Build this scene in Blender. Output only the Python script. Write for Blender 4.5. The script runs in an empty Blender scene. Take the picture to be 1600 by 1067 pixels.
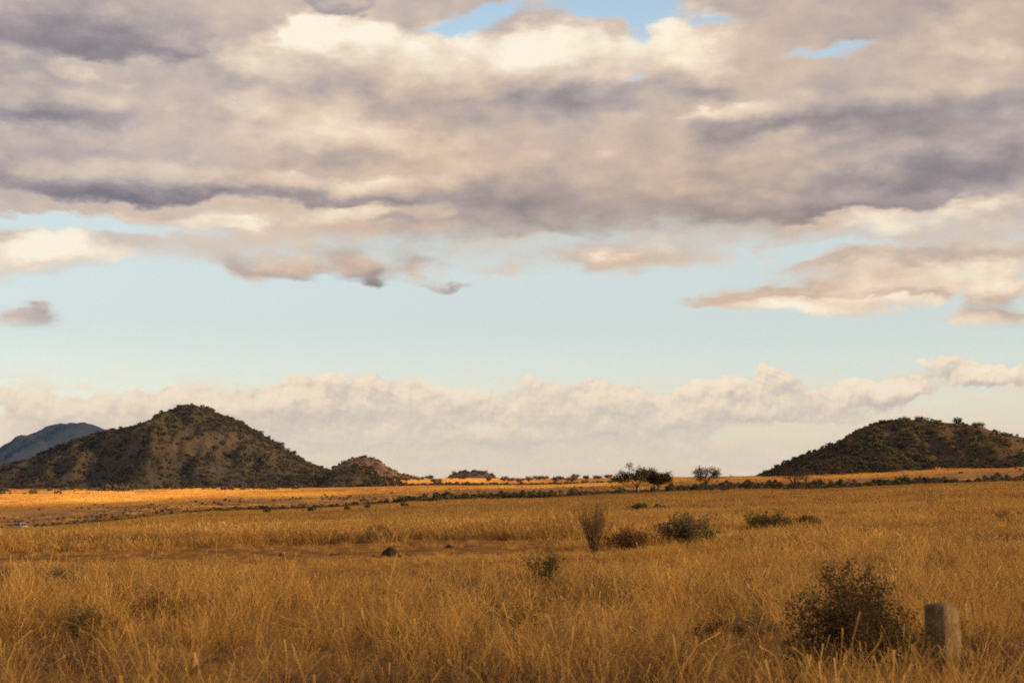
import bpy, math, random
import numpy as np

# ------------------------------------------------------------------ camera, sky, sun, exposure
sc = bpy.context.scene
COL = sc.collection
FPX = 2462.0                       # focal length in pixels of the 1600 px wide photograph
CAMH = 1.75
HORIZON = 795.0                    # row of the eye level in the photograph
PITCH = math.atan((HORIZON - 533.5) / FPX)
EXPOSURE = 1.3
SUN_AZ, SUN_EL = math.radians(113), math.radians(14.0)     # azimuth clockwise from the view direction

cam_data = bpy.data.cameras.new('camera')
cam = bpy.data.objects.new('camera', cam_data)
COL.objects.link(cam)
cam.location = (0, 0, CAMH)
cam.rotation_euler = (math.pi / 2 + PITCH, 0, 0)
cam_data.sensor_width = 36.0
cam_data.lens = 36.0 * FPX / 1600.0
cam_data.clip_start = 0.1
cam_data.clip_end = 60000
cam_data.dof.use_dof = True
cam_data.dof.focus_distance = 75
cam_data.dof.aperture_fstop = 2.8
sc.camera = cam

sc.view_settings.view_transform = 'Standard'
sc.view_settings.look = 'None'
sc.view_settings.exposure = EXPOSURE
sc.view_settings.gamma = 1.0
sc.view_settings.use_curve_mapping = False
sc.cycles.use_denoising = False
sc.cycles.filter_width = 1.9
sc.cycles.use_adaptive_sampling = True
sc.cycles.adaptive_threshold = 0.008
sc.cycles.adaptive_min_samples = 16
sc.cycles.max_bounces = 6
sc.cycles.diffuse_bounces = 3
sc.cycles.transparent_max_bounces = 12
sc.cycles.volume_bounces = 0

SUN_DIR = np.array([math.sin(SUN_AZ) * math.cos(SUN_EL), math.cos(SUN_AZ) * math.cos(SUN_EL), math.sin(SUN_EL)])
sun_data = bpy.data.lights.new('sun', 'SUN')
sun_data.energy = 5.0
sun_data.angle = math.radians(0.6)
sun_data.color = (1.0, 0.69, 0.36)
sun = bpy.data.objects.new('sun', sun_data)
COL.objects.link(sun)
sun.rotation_euler = (math.pi / 2 - SUN_EL, 0, math.pi - SUN_AZ)


class G:
    """a small node-graph writer: G(tree).m('ADD', a, b) returns an output socket"""
    def __init__(self, tree):
        self.t = tree

    def node(self, kind, **kw):
        n = self.t.nodes.new(kind)
        for k, v in kw.items():
            setattr(n, k, v)
        return n

    def put(self, sock, v):
        if isinstance(v, bpy.types.NodeSocket):
            self.t.links.new(v, sock)
        elif v is not None:
            sock.default_value = v

    def m(self, op, a, b=None, c=None, clamp=False):
        n = self.node('ShaderNodeMath', operation=op)
        n.use_clamp = clamp
        for i, v in enumerate((a, b, c)):
            self.put(n.inputs[i], v)
        return n.outputs[0]

    def v(self, op, a, b=None, c=None):
        n = self.node('ShaderNodeVectorMath', operation=op)
        for i, v in enumerate((a, b, c)):
            self.put(n.inputs[i], v)
        return n.outputs['Value'] if op in ('DOT_PRODUCT', 'LENGTH') else n.outputs['Vector']

    def xyz(self, x, y, z=0.0):
        n = self.node('ShaderNodeCombineXYZ')
        for i, v in enumerate((x, y, z)):
            self.put(n.inputs[i], v)
        return n.outputs[0]

    def sep(self, v):
        n = self.node('ShaderNodeSeparateXYZ')
        self.put(n.inputs[0], v)
        return n.outputs

    def noise(self, vec, scale, detail=5.0, rough=0.5, color=False, lac=2.0, dist=0.0):
        n = self.node('ShaderNodeTexNoise', noise_dimensions='3D')
        self.put(n.inputs['Vector'], vec)
        n.inputs['Scale'].default_value = scale
        n.inputs['Detail'].default_value = detail
        n.inputs['Roughness'].default_value = rough
        n.inputs['Lacunarity'].default_value = lac
        n.inputs['Distortion'].default_value = dist
        return n.outputs['Color'] if color else n.outputs[0]

    def vor(self, vec, scale, detail=0.0, rough=0.5, rnd=1.0):
        n = self.node('ShaderNodeTexVoronoi', voronoi_dimensions='3D', feature='F1')
        self.put(n.inputs['Vector'], vec)
        n.inputs['Scale'].default_value = scale
        n.inputs['Detail'].default_value = detail
        n.inputs['Roughness'].default_value = rough
        n.inputs['Randomness'].default_value = rnd
        return n.outputs['Distance']

    def smooth(self, x, lo, hi, a=0.0, b=1.0):
        n = self.node('ShaderNodeMapRange', interpolation_type='SMOOTHSTEP')
        self.put(n.inputs[0], x)
        for i, v in enumerate((lo, hi, a, b)):
            self.put(n.inputs[i + 1], v)
        return n.outputs[0]

    def lin(self, x, lo, hi, a=0.0, b=1.0):
        n = self.node('ShaderNodeMapRange')
        self.put(n.inputs[0], x)
        for i, v in enumerate((lo, hi, a, b)):
            self.put(n.inputs[i + 1], v)
        return n.outputs[0]

    def mix(self, f, a, b, blend='MIX'):
        n = self.node('ShaderNodeMix', data_type='RGBA', blend_type=blend)
        self.put(n.inputs[0], f)
        self.put(n.inputs[6], a)
        self.put(n.inputs[7], b)
        return n.outputs[2]

    def ramp(self, x, stops, interp='LINEAR'):
        n = self.node('ShaderNodeValToRGB')
        n.color_ramp.interpolation = interp
        e = n.color_ramp.elements
        while len(e) < len(stops):
            e.new(0.5)
        for i, (p, c) in enumerate(stops):
            e[i].position = p
            e[i].color = (*c[:3], 1.0)
        self.put(n.inputs[0], x)
        return n.outputs[0]


def lin(*rgb):
    """8-bit picture colour to linear"""
    return tuple((c / 255 / 12.92) if c / 255 <= 0.04045 else ((c / 255 + 0.055) / 1.055) ** 2.4 for c in rgb)


def px2dir(x, y):
    vx, vy = (x - 800) / FPX, (533.5 - y) / FPX
    return np.array([vx, math.cos(PITCH) - math.sin(PITCH) * vy, math.sin(PITCH) + math.cos(PITCH) * vy])


def px2uv(x, y):
    d = px2dir(x, y)
    return math.atan2(d[0], d[1]) * FPX, math.atan2(d[2], math.hypot(d[0], d[1])) * FPX


def build_sky():
    w = bpy.data.worlds.new('World')
    sc.world = w
    w.use_nodes = True
    w.cycles.sampling_method = 'MANUAL'
    w.cycles.sample_map_resolution = 256
    t = w.node_tree
    t.nodes.clear()
    g = G(t)
    STR = 0.12
    K = 1.0 / (STR * 2 ** EXPOSURE)          # picture-linear to background colour

    def kcol(*rgb):
        return tuple(c * K for c in lin(*rgb)) + (1,)

    def background(color):
        b = g.node('ShaderNodeBackground')
        g.put(b.inputs[0], color)
        b.inputs[1].default_value = STR
        return b.outputs[0]

    def choose(f, a, b):
        n = g.node('ShaderNodeMixShader')
        g.put(n.inputs[0], f)
        g.put(n.inputs[1], a)
        g.put(n.inputs[2], b)
        return n.outputs[0]

    d = g.node('ShaderNodeTexCoord').outputs['Generated']
    X, Y, Z = g.sep(d)
    u = g.m('MULTIPLY', g.m('ARCTAN2', X, Y), FPX)
    v = g.m('MULTIPLY', g.m('ARCSINE', Z), FPX)
    W0 = g.xyz(u, v, 0.0)

    # clear air: the physical sky, thick with evening dust low down
    sky = g.node('ShaderNodeTexSky', sky_type='NISHITA')
    sky.sun_disc = False
    sky.sun_elevation = SUN_EL
    sky.sun_rotation = SUN_AZ
    sky.altitude = 600
    sky.air_density = 1.0
    sky.dust_density = 2.0
    sky.ozone_density = 1.0
    clear = g.v('MULTIPLY', sky.outputs[0], CLEAR_TINT)
    clear = g.mix(g.smooth(v, -40, 430, 0.97, 0.0), clear, kcol(232, 209, 182))
    mid = g.m('MULTIPLY', g.smooth(v, 100, 300), g.smooth(v, 420, 900, 1.0, 0.0))
    clear = g.mix(g.m('MULTIPLY', mid, 0.8), clear, kcol(209, 218, 215))

    # layout of the cloud masses as functions of azimuth and elevation, in separable form
    U0, U1, V0, V1, NU, NV = -1050.0, 1050.0, -20.0, 1000.0, 96, 96
    uu = np.linspace(U0, U1, NU)
    vv = np.linspace(V0, V1, NV)

    def layout(Wv, items, rank3):
        F = np.zeros((NU, NV))
        for (x, y, rx, ry, amp) in items:
            cu, cv = px2uv(x, y)
            F += amp * np.outer(np.exp(-((uu - cu) / rx) ** 2), np.exp(-((vv - cv) / ry) ** 2))
        fade = lambda q, a, b: np.clip((q - a) / (b - a), 0, 1)
        F *= np.outer(fade(uu, U0, U0 + 140) * fade(-uu, -U1, -U1 + 140), fade(-vv, -V1, -V1 + 120))
        A, S, B = np.linalg.svd(F, full_matrices=False)
        wx, wy, _ = g.sep(Wv)
        xu = g.lin(wx, U0, U1)
        xv = g.lin(wy, V0, V1)

        def curves(x, vals):
            n = g.node('ShaderNodeRGBCurve')
            lo, hi = vals.min() - 1e-4, vals.max() + 1e-4
            for k in range(3):
                c = n.mapping.curves[k]
                y = (vals[k] - lo) / (hi - lo)
                c.points[0].location = (0, float(y[0]))
                c.points[1].location = (1, float(y[-1]))
                for i in range(1, vals.shape[1] - 1):
                    c.points.new(i / (vals.shape[1] - 1), float(y[i]))
                for p in c.points:
                    p.handle_type = 'VECTOR'
            n.mapping.update()
            g.put(n.inputs['Color'], x)
            return g.v('MULTIPLY_ADD', n.outputs[0], (hi - lo,) * 3, (lo,) * 3)
        acc = None
        for r in range(rank3):
            sl = slice(3 * r, 3 * r + 3)
            su = np.sqrt(S[sl])[:, None]
            dot = g.v('DOT_PRODUCT', curves(xu, A[:, sl].T * su), curves(xv, B[sl] * su))
            acc = dot if acc is None else g.m('ADD', acc, dot)
        return acc

    warm_stops = [(0.0, lin(130, 118, 119)), (0.22, lin(154, 140, 137)), (0.42, lin(184, 165, 154)), (0.6, lin(216, 191, 167)),
                  (0.78, lin(236, 212, 186)), (0.93, lin(252, 234, 206)), (1.0, lin(255, 243, 220))]
    cool_stops = [(0.0, lin(126, 121, 128)), (0.22, lin(148, 140, 144)), (0.42, lin(177, 166, 165)), (0.6, lin(211, 192, 178)),
                  (0.78, lin(232, 214, 194)), (0.93, lin(250, 236, 212)), (1.0, lin(255, 244, 224))]
    zz = g.m('ADD', g.m('MAXIMUM', Z, 0.0), 0.13)
    P = g.v('DIVIDE', d, g.xyz(zz, zz, zz))                   # the deck seen in perspective

    def coloured(tone, hue):
        c = g.mix(hue, g.ramp(tone, warm_stops), g.ramp(tone, cool_stops))
        return g.v('MULTIPLY', c, (K, K, K))

    def coverage(cover, wy, n1, n2):
        v_b = px2uv(800, 405)[1]
        dens = g.lin(wy, v_b - 75, v_b + 95, -0.75, 0.95)
        if cover is not None:
            dens = g.m('ADD', dens, cover)
        dens = g.m('ADD', dens, g.m('MULTIPLY_ADD', n1, 1.3, -0.53))
        return g.m('ADD', dens, g.m('MULTIPLY_ADD', n2, 0.6, -0.3))

    def deck_plain():
        n1 = g.noise(P, 1.25, 3, 0.57)
        n2 = g.noise(g.v('ADD', P, (3.1, 7.7, 1.9)), 3.6, 2, 0.6)
        dens = coverage(None, v, n1, n2)
        tone = g.m('MULTIPLY_ADD', n2, 0.7, 0.08)
        return g.smooth(dens, -0.05, 0.7), coloured(tone, 0.5)

    def deck(W):
        """three sheets, one behind the other; each is lighter along its upper edge and greyer towards its base"""
        n1 = g.noise(P, 1.25, 8, 0.57)
        n2 = g.noise(g.v('MULTIPLY', W0, (1, 1.6, 1)), 0.016, 6, 0.55)
        dens = coverage(layout(W, DECK_COVER, 4), g.sep(W)[1], n1, n2)

        def sheet(items, rank, bias, shift, scale, amp, off):
            at_off = off is not None
            lay = layout(g.v('ADD', W, off) if at_off else W, items, rank)
            o = (shift[0] + (off[0] if at_off else 0), shift[1] + (off[1] * 1.9 if at_off else 0), shift[2])
            n = g.noise(g.v('MULTIPLY_ADD', W0, (1, 1.9, 1), o), scale, 6, 0.52)
            return g.m('ADD', lay, g.m('MULTIPLY_ADD', n, amp, bias - amp / 2))

        fine = g.m('MULTIPLY_ADD', n2, 0.5, -0.25)
        a0 = sheet(DECK_CREAM, 4, -0.42, (90, 40, 0), 0.0085, 2.0, None)
        a1 = sheet(DECK_CREAM, 4, -0.42, (90, 40, 0), 0.0085, 2.0, (-16, 44, 0))
        b0 = sheet(DECK_DARK, 5, 0.0, (700, 300, 50), 0.0066, 1.9, None)
        b1 = sheet(DECK_DARK, 5, 0.0, (700, 300, 50), 0.0066, 1.9, (-14, 27, 0))
        al_a = g.smooth(g.m('ADD', a0, fine), -0.15, 0.5)
        al_b = g.smooth(g.m('ADD', b0, fine), -0.12, 0.42)
        light = layout(W, DECK_LIGHT, 4)
        t0 = g.m('MULTIPLY_ADD', n2, 0.34, g.m('MULTIPLY_ADD', n1, 0.6, 0.10))
        ta = g.m('ADD', g.m('MULTIPLY_ADD', g.m('SUBTRACT', a0, a1), 0.27, 0.61), g.m('MULTIPLY_ADD', n2, 0.46, -0.23))
        ta = g.m('MULTIPLY_ADD', light, 0.75, ta)
        tb = g.m('ADD', g.m('MULTIPLY_ADD', g.m('SUBTRACT', b0, b1), 0.44, 0.335), g.m('MULTIPLY_ADD', n2, 0.30, -0.15))
        tb = g.m('ADD', tb, g.smooth(b0, 0.3, 1.3, 0.0, -0.12))
        lerp = lambda f, x, y: g.m('MULTIPLY_ADD', g.m('SUBTRACT', y, x), f, x)
        tone = lerp(al_b, lerp(al_a, t0, ta), tb)
        alpha = g.smooth(dens, -0.05, 0.7)
        tone = g.m('ADD', tone, g.smooth(dens, 0.1, 0.7, 0.08, 0.0))
        hue = g.smooth(g.noise(g.v('ADD', P, (11, 3, 5)), 0.8, 3, 0.5), 0.38, 0.6)
        return alpha, coloured(tone, hue)

    # outside the photograph the deck simply goes on
    a_o, c_o = deck_plain()
    bg_out = background(g.mix(a_o, clear, c_o))

    # ---------------------------------------------------------------- high deck
    wa = g.noise(W0, 0.0042, 2, 0.5, color=True)
    wb = g.noise(g.v('MULTIPLY', W0, (0.6, 1.3, 1)), 0.017, 4, 0.6, color=True)
    W = g.v('MULTIPLY_ADD', wa, (100, 44, 0), g.v('ADD', W0, (-50, -22, 0)))
    W = g.v('MULTIPLY_ADD', wb, (110, 60, 0), g.v('ADD', W, (-55, -30, 0)))
    a_d, c_d = deck(W)
    SPLIT = 262.0
    a_d = g.m('MULTIPLY', a_d, g.smooth(v, SPLIT, SPLIT + 26))
    bg_high = background(g.mix(a_d, clear, c_d))

    # ---------------------------------------------------------------- low cumulus bank and the single clouds
    shear = g.v('ADD', W0, g.xyz(0, g.m('MULTIPLY', u, -0.004), 0))
    ca = g.noise(shear, 0.0085, 2, 0.5, color=True)
    cb = g.noise(shear, 0.034, 3, 0.55, color=True)
    wp = g.v('MULTIPLY_ADD', ca, (70, 30, 0), g.v('MULTIPLY_ADD', cb, (40, 24, 0), (-55, -27, 0)))

    def cumulus(dx, dy):
        S = g.v('ADD', shear, (dx, dy, 0))
        B = g.v('ADD', S, wp)
        c = layout(B, CUMULUS, 3)
        puff = g.vor(g.v('MULTIPLY', B, (1, 1.3, 1)), 0.021, 2, 0.55)
        f = g.noise(g.v('MULTIPLY', S, (0.7, 1.3, 1)), 0.012, 5, 0.52)
        c = g.m('ADD', c, g.m('MULTIPLY_ADD', puff, -0.8, 0.36 - 0.5))
        return g.m('ADD', c, g.m('MULTIPLY_ADD', f, 1.5, -0.75))

    c0 = cumulus(0, 0)
    c1 = cumulus(-8, 20)
    a_cu = g.smooth(c0, g.smooth(v, 80, 170, -0.25, 0.0), g.smooth(v, 80, 180, 0.75, 0.36))
    fine2 = g.noise(g.v('ADD', shear, (-4, 6, 0)), 0.05, 4, 0.6)
    fine3 = g.noise(shear, 0.05, 4, 0.6)
    ct = g.m('MULTIPLY_ADD', g.m('SUBTRACT', c0, c1), 0.42, 0.52)
    ct = g.m('MULTIPLY_ADD', g.m('SUBTRACT', fine3, fine2), 0.7, ct)
    cu_col = g.ramp(ct, [(0.0, lin(178, 167, 164)), (0.25, lin(197, 184, 176)), (0.45, lin(213, 198, 185)), (0.62, lin(231, 213, 192)),
                         (0.8, lin(250, 229, 199)), (1.0, lin(255, 238, 210))])
    cu_col = g.mix(g.smooth(v, 60, 250, 0.7, 0.05), cu_col, lin(233, 214, 189) + (1,))
    cu_col = g.v('MULTIPLY', cu_col, (K, K, K))
    a_cu = g.m('MULTIPLY', a_cu, g.m('MULTIPLY', g.smooth(v, 20, 150, 0.55, 1.0), g.smooth(v, SPLIT - 14, SPLIT, 1.0, 0.0)))
    veil = g.noise(g.v('MULTIPLY', W0, (0.55, 1.5, 1)), 0.021, 5, 0.6)
    a_veil = g.m('MULTIPLY', g.smooth(veil, 0.45, 0.62), g.m('MULTIPLY', g.smooth(v, 20, 60), g.smooth(v, 150, 230, 0.8, 0.0)))
    col = g.mix(a_veil, clear, kcol(243, 219, 191))
    bg_low = background(g.mix(a_cu, col, cu_col))

    is_low = g.m('LESS_THAN', v, SPLIT)
    # the detailed functions hold out to 25 degrees from the view, beyond that the plain deck
    far_u = g.m('GREATER_THAN', g.m('ABSOLUTE', u), 1180.0)
    far = g.m('MAXIMUM', far_u, g.m('MAXIMUM', g.m('GREATER_THAN', v, 1080.0), g.m('LESS_THAN', v, -25.0)))
    out = g.node('ShaderNodeOutputWorld')
    t.links.new(choose(far, choose(is_low, bg_high, bg_low), bg_out), out.inputs[0])


CLEAR_TINT = (1.0, 0.96, 0.88)
# soft masses of the cloud deck: (column, row, half width, half height) of the photograph turned into directions, strength
DECK_COVER = [
    (960, 2, 110, 22, -2.0), (760, 10, 60, 12, -1.2), (700, 34, 60, 14, -1.3), (1000, 48, 26, 30, -1.0), (1130, 30, 60, 14, -0.9), (1290, 78, 70, 10, -1.3), (990, 122, 40, 10, -0.9),
    (30, 88, 30, 18, -0.6), (150, 98, 30, 8, -0.5), (190, 358, 110, 9, -1.0), (40, 345, 90, 9, -0.9), (1270, 392, 130, 8, -0.8), (1180, 410, 60, 10, -0.5),
    (80, 405, 140, 40, 1.0), (535, 418, 42, 20, 0.95), (572, 445, 22, 16, 1.1), (640, 425, 42, 14, 0.9), (695, 450, 40, 9, 1.2), (460, 430, 30, 16, 0.9), (385, 425, 40, 14, 0.8), (780, 425, 50, 14, 0.4),
    (370, 400, 90, 20, 0.3), (1160, 474, 150, 16, 1.6), (1290, 466, 160, 28, 1.3), (1400, 455, 100, 34, 1.1), (1560, 455, 70, 36, 1.2), (1430, 402, 220, 18, 0.9), (960, 402, 180, 18, 0.5),
    (250, 470, 130, 30, -0.6), (850, 490, 300, 40, -0.7), (50, 494, 64, 26, 1.7), (1560, 515, 90, 22, 1.7), (1480, 470, 14, 16, -0.8), (260, 468, 30, 6, 0.8),
]
DECK_CREAM = [
    (630, 100, 230, 60, 1.5), (870, 102, 130, 60, 1.5), (500, 45, 80, 34, 0.9), (720, 150, 170, 14, 0.5), (1085, 85, 90, 58, 1.6),
    (520, 216, 210, 40, 1.3), (420, 160, 110, 26, 0.7), (165, 118, 60, 18, 0.9), (90, 402, 130, 44, 1.6), (330, 345, 160, 14, 1.1), (570, 332, 90, 12, 1.1),
    (1440, 345, 190, 22, 1.0), (1500, 75, 140, 40, 0.8), (950, 395, 140, 14, 0.7), (1420, 438, 130, 30, 1.3), (1560, 455, 70, 36, 1.4), (1555, 515, 90, 20, 1.5),
    (1420, 388, 200, 10, 0.9), (930, 185, 140, 20, 0.6), (50, 490, 60, 18, 0.8), (1120, 440, 70, 10, 0.9),
]
DECK_DARK = [
    (100, 30, 190, 38, 0.9), (300, 60, 80, 16, 0.6), (545, 2, 60, 18, 1.3), (460, 78, 40, 9, 0.9), (40, 150, 80, 24, 0.55),
    (230, 172, 120, 24, 0.5), (90, 262, 260, 32, 0.8), (400, 290, 330, 22, 0.65), (740, 270, 120, 34, 0.6), (1330, 165, 240, 26, 0.5),
    (1530, 225, 200, 60, 0.6), (1330, 250, 170, 28, 0.5), (1080, 305, 220, 20, 0.45), (1340, 318, 140, 18, 0.6), (850, 238, 30, 10, 0.4), (950, 232, 40, 10, 0.3),
    (1260, 489, 200, 20, 1.8), (1190, 452, 60, 12, -0.6), (545, 425, 50, 26, 1.2), (660, 438, 60, 24, 1.2), (455, 425, 40, 18, 0.8), (400, 405, 110, 16, 0.15), (50, 500, 60, 16, 0.35), (1380, 402, 130, 7, 0.6),
    (800, 350, 200, 20, 0.3), (850, 172, 60, 10, 0.3), (1080, 170, 120, 14, 0.5),
    (640, 100, 250, 72, -2.2), (870, 102, 140, 68, -2.1), (1085, 88, 95, 64, -2.0), (450, 40, 90, 34, -0.8), (165, 112, 60, 16, -0.9), (420, 140, 130, 22, -0.7),
    (510, 212, 200, 40, -1.7), (90, 395, 160, 46, -1.6), (330, 343, 190, 13, -1.0), (560, 330, 110, 12, -0.7), (960, 390, 150, 20, -0.8),
    (1500, 70, 140, 44, -0.45), (1450, 345, 200, 20, -0.8), (1430, 432, 140, 18, -1.1), (1560, 450, 80, 34, -1.3), (1550, 510, 80, 18, -1.0), (950, 190, 140, 22, -0.45), (1420, 385, 160, 9, -0.8), (1110, 445, 60, 12, -0.4),
]
DECK_LIGHT = [
    (600, 55, 170, 36, 0.20), (860, 62, 110, 32, 0.16), (1070, 55, 80, 34, 0.20), (470, 40, 80, 30, 0.14), (700, 150, 220, 16, -0.06),
    (165, 118, 50, 16, 0.2), (560, 200, 140, 18, 0.14), (80, 385, 110, 24, 0.24), (1430, 425, 150, 12, 0.12), (1560, 440, 80, 22, 0.16),
    (1550, 505, 70, 10, 0.18), (1500, 90, 140, 40, -0.12), (540, 160, 70, 14, 0.12), (1440, 345, 190, 22, -0.06), (330, 345, 160, 14, -0.02),
]
CUMULUS = [
    (40, 628, 150, 28, 1.3), (200, 645, 120, 36, 1.1), (330, 634, 140, 40, 1.1), (470, 618, 110, 38, 1.2), (600, 640, 170, 52, 1.1), (780, 640, 160, 50, 1.1), (940, 620, 90, 38, 1.15), (1000, 652, 190, 38, 0.9),
    (1120, 632, 110, 40, 1.15), (1200, 590, 42, 32, 1.2), (1120, 598, 36, 22, 0.8), (1290, 622, 90, 30, 1.2), (1390, 612, 80, 24, 1.3), (1450, 612, 60, 14, 0.8), (860, 598, 44, 16, 0.5), (520, 588, 50, 16, 0.5),
    (620, 686, 320, 22, 1.1), (860, 676, 220, 16, 0.8), (1460, 560, 44, 20, 1.5), (1550, 586, 90, 24, 1.6), (1270, 580, 30, 20, -0.6), (1500, 622, 40, 12, -0.6), (700, 585, 50, 18, -0.5), (1040, 600, 34, 20, -0.6),
    (60, 690, 130, 38, 1.1), (300, 700, 160, 28, 0.9), (1230, 648, 160, 14, 0.8), (1350, 664, 70, 9, 1.1), (1050, 702, 160, 12, 1.0), (850, 716, 130, 9, 1.0), (1180, 712, 110, 9, 1.0), (680, 716, 100, 9, 1.0), (980, 728, 120, 8, 0.8), (1480, 650, 80, 9, 0.6),
]
build_sky()

# ------------------------------------------------------------------ helpers
rng = np.random.default_rng(7)
random.seed(7)


def tag(o, label=None, cat=None, group=None, kind=None):
    for k, v in (('label', label), ('category', cat), ('group', group), ('kind', kind)):
        if v:
            o[k] = v
    return o


def mesh_np(name, verts, faces, mats=(), smooth=False, mat_index=None):
    """verts (n,3), faces: (m,k) array or a list of such arrays"""
    me = bpy.data.meshes.new(name)
    if not isinstance(faces, (list, tuple)):
        faces = [faces]
    faces = [np.asarray(f, dtype=np.int32) for f in faces if len(f)]
    verts = np.asarray(verts, dtype=np.float32)
    me.vertices.add(len(verts))
    me.vertices.foreach_set('co', verts.ravel())
    nl = sum(f.size for f in faces)
    nf = sum(len(f) for f in faces)
    me.loops.add(nl)
    me.polygons.add(nf)
    me.loops.foreach_set('vertex_index', np.concatenate([f.ravel() for f in faces]))
    tot = np.concatenate([np.full(len(f), f.shape[1], dtype=np.int32) for f in faces])
    me.polygons.foreach_set('loop_start', np.concatenate([[0], np.cumsum(tot)[:-1]]).astype(np.int32))
    me.polygons.foreach_set('loop_total', tot)
    if smooth:
        me.polygons.foreach_set('use_smooth', np.ones(nf, dtype=bool))
    for m in mats:
        me.materials.append(m)
    if mat_index is not None:
        me.polygons.foreach_set('material_index', np.asarray(mat_index, dtype=np.int32))
    me.update(calc_edges=True)
    return me


def link(name, me, parent=None, loc=None, rotz=None):
    o = bpy.data.objects.new(name, me)
    COL.objects.link(o)
    if parent is not None:
        o.parent = parent
    if loc is not None:
        o.location = loc
    if rotz is not None:
        o.rotation_euler = (0, 0, rotz)
    return o


def attr(me, name, vals):
    a = me.attributes.new(name, 'FLOAT', 'POINT')
    a.data.foreach_set('value', np.asarray(vals, dtype=np.float32))


def vnoise(x, y, seed=0, octaves=5, rough=0.5):
    """value-noise fractal in numpy, about -1..1"""
    x = np.asarray(x, dtype=float)
    y = np.asarray(y, dtype=float)
    out = np.zeros(np.broadcast(x, y).shape)
    amp, tot = 1.0, 0.0
    for o in range(octaves):
        xi, yi = np.floor(x).astype(np.int64), np.floor(y).astype(np.int64)
        fx, fy = x - xi, y - yi
        fx = fx * fx * fx * (fx * (fx * 6 - 15) + 10)
        fy = fy * fy * fy * (fy * (fy * 6 - 15) + 10)

        def h(a, b):
            n = (a * 374761393 + b * 668265263 + (seed + o * 17) * 974634777) & 0xFFFFFFFF
            n = ((n ^ (n >> 13)) * 1274126177) & 0xFFFFFFFF
            n = n ^ (n >> 16)
            return (n & 0xFFFF) / 32767.5 - 1.0
        v = (h(xi, yi) * (1 - fx) + h(xi + 1, yi) * fx) * (1 - fy) + (h(xi, yi + 1) * (1 - fx) + h(xi + 1, yi + 1) * fx) * fy
        out += v * amp
        tot += amp
        amp *= rough
        x, y = x * 2.03 + 11.3, y * 2.03 - 7.1
    return out / tot * 1.4


def material(name):
    m = bpy.data.materials.new(name)
    m.use_nodes = True
    m.node_tree.nodes.clear()
    return m, G(m.node_tree)


def finish(m, g, shader):
    o = g.node('ShaderNodeOutputMaterial')
    g.t.links.new(shader, o.inputs['Surface'])
    return m


def bsdf(g, color, rough=0.9, spec=0.1, normal=None, metallic=0.0):
    n = g.node('ShaderNodeBsdfPrincipled')
    g.put(n.inputs['Base Color'], color)
    g.put(n.inputs['Roughness'], rough)
    n.inputs['Specular IOR Level'].default_value = spec
    n.inputs['Metallic'].default_value = metallic
    if normal is not None:
        g.put(n.inputs['Normal'], normal)
    return n.outputs[0]


def leafy(g, color, trans=0.35):
    """thin plant matter: reflects and lets some light through"""
    a = g.node('ShaderNodeBsdfDiffuse')
    b = g.node('ShaderNodeBsdfTranslucent')
    g.put(a.inputs[0], color)
    g.put(b.inputs[0], color)
    n = g.node('ShaderNodeMixShader')
    n.inputs[0].default_value = trans
    g.t.links.new(a.outputs[0], n.inputs[1])
    g.t.links.new(b.outputs[0], n.inputs[2])
    return n.outputs[0]


# ------------------------------------------------------------------ the lie of the land
T_COLS = np.array([-500, 0, 400, 800, 1200, 1600, 2100], float)
T_AZ = np.array([math.atan((c - 800) / FPX) for c in T_COLS])
T_D = np.array([5, 40, 75, 150, 300, 450, 600, 800, 1100, 1500, 2100, 3000, 5000, 14000], float)
T_Z = np.array([                       # rows: distance, columns: bearing
    [0, 0, 0, 0, 0, 0, 0],
    [0, 0, 0, 0.05, 0.1, 0.15, 0.2],
    [-0.4, -0.25, 0, 0.2, 0.4, 0.6, 0.7],
    [-1.5, -0.95, 0.05, 0.85, 1.5, 2.2, 2.6],
    [-4, -2.5, 0.4, 2.3, 4.0, 5.5, 6.5],
    [-7, -4.3, 0.9, 4.0, 6.8, 8.7, 10.5],
    [-8, -4.6, 2.3, 6.6, 10.2, 12.6, 14.5],
    [-6, -1.5, 5.5, 10.5, 15.5, 19.5, 22],
    [2, 6, 11, 15.5, 22.5, 28, 31],
    [12, 14, 19, 23.5, 30.5, 37, 40],
    [28, 29, 31, 32.5, 39, 46, 50],
    [52, 54, 57, 59.5, 61, 64, 66],
    [60, 60, 58, 58, 60, 64, 66],
    [40, 40, 40, 40, 40, 40, 40]], float)


def hermite(xs, ys, x):
    """monotone-ish cubic along the first axis of ys"""
    i = np.clip(np.searchsorted(xs, x) - 1, 0, len(xs) - 2)
    return i, (x - xs[i]) / (xs[i + 1] - xs[i])


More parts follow.
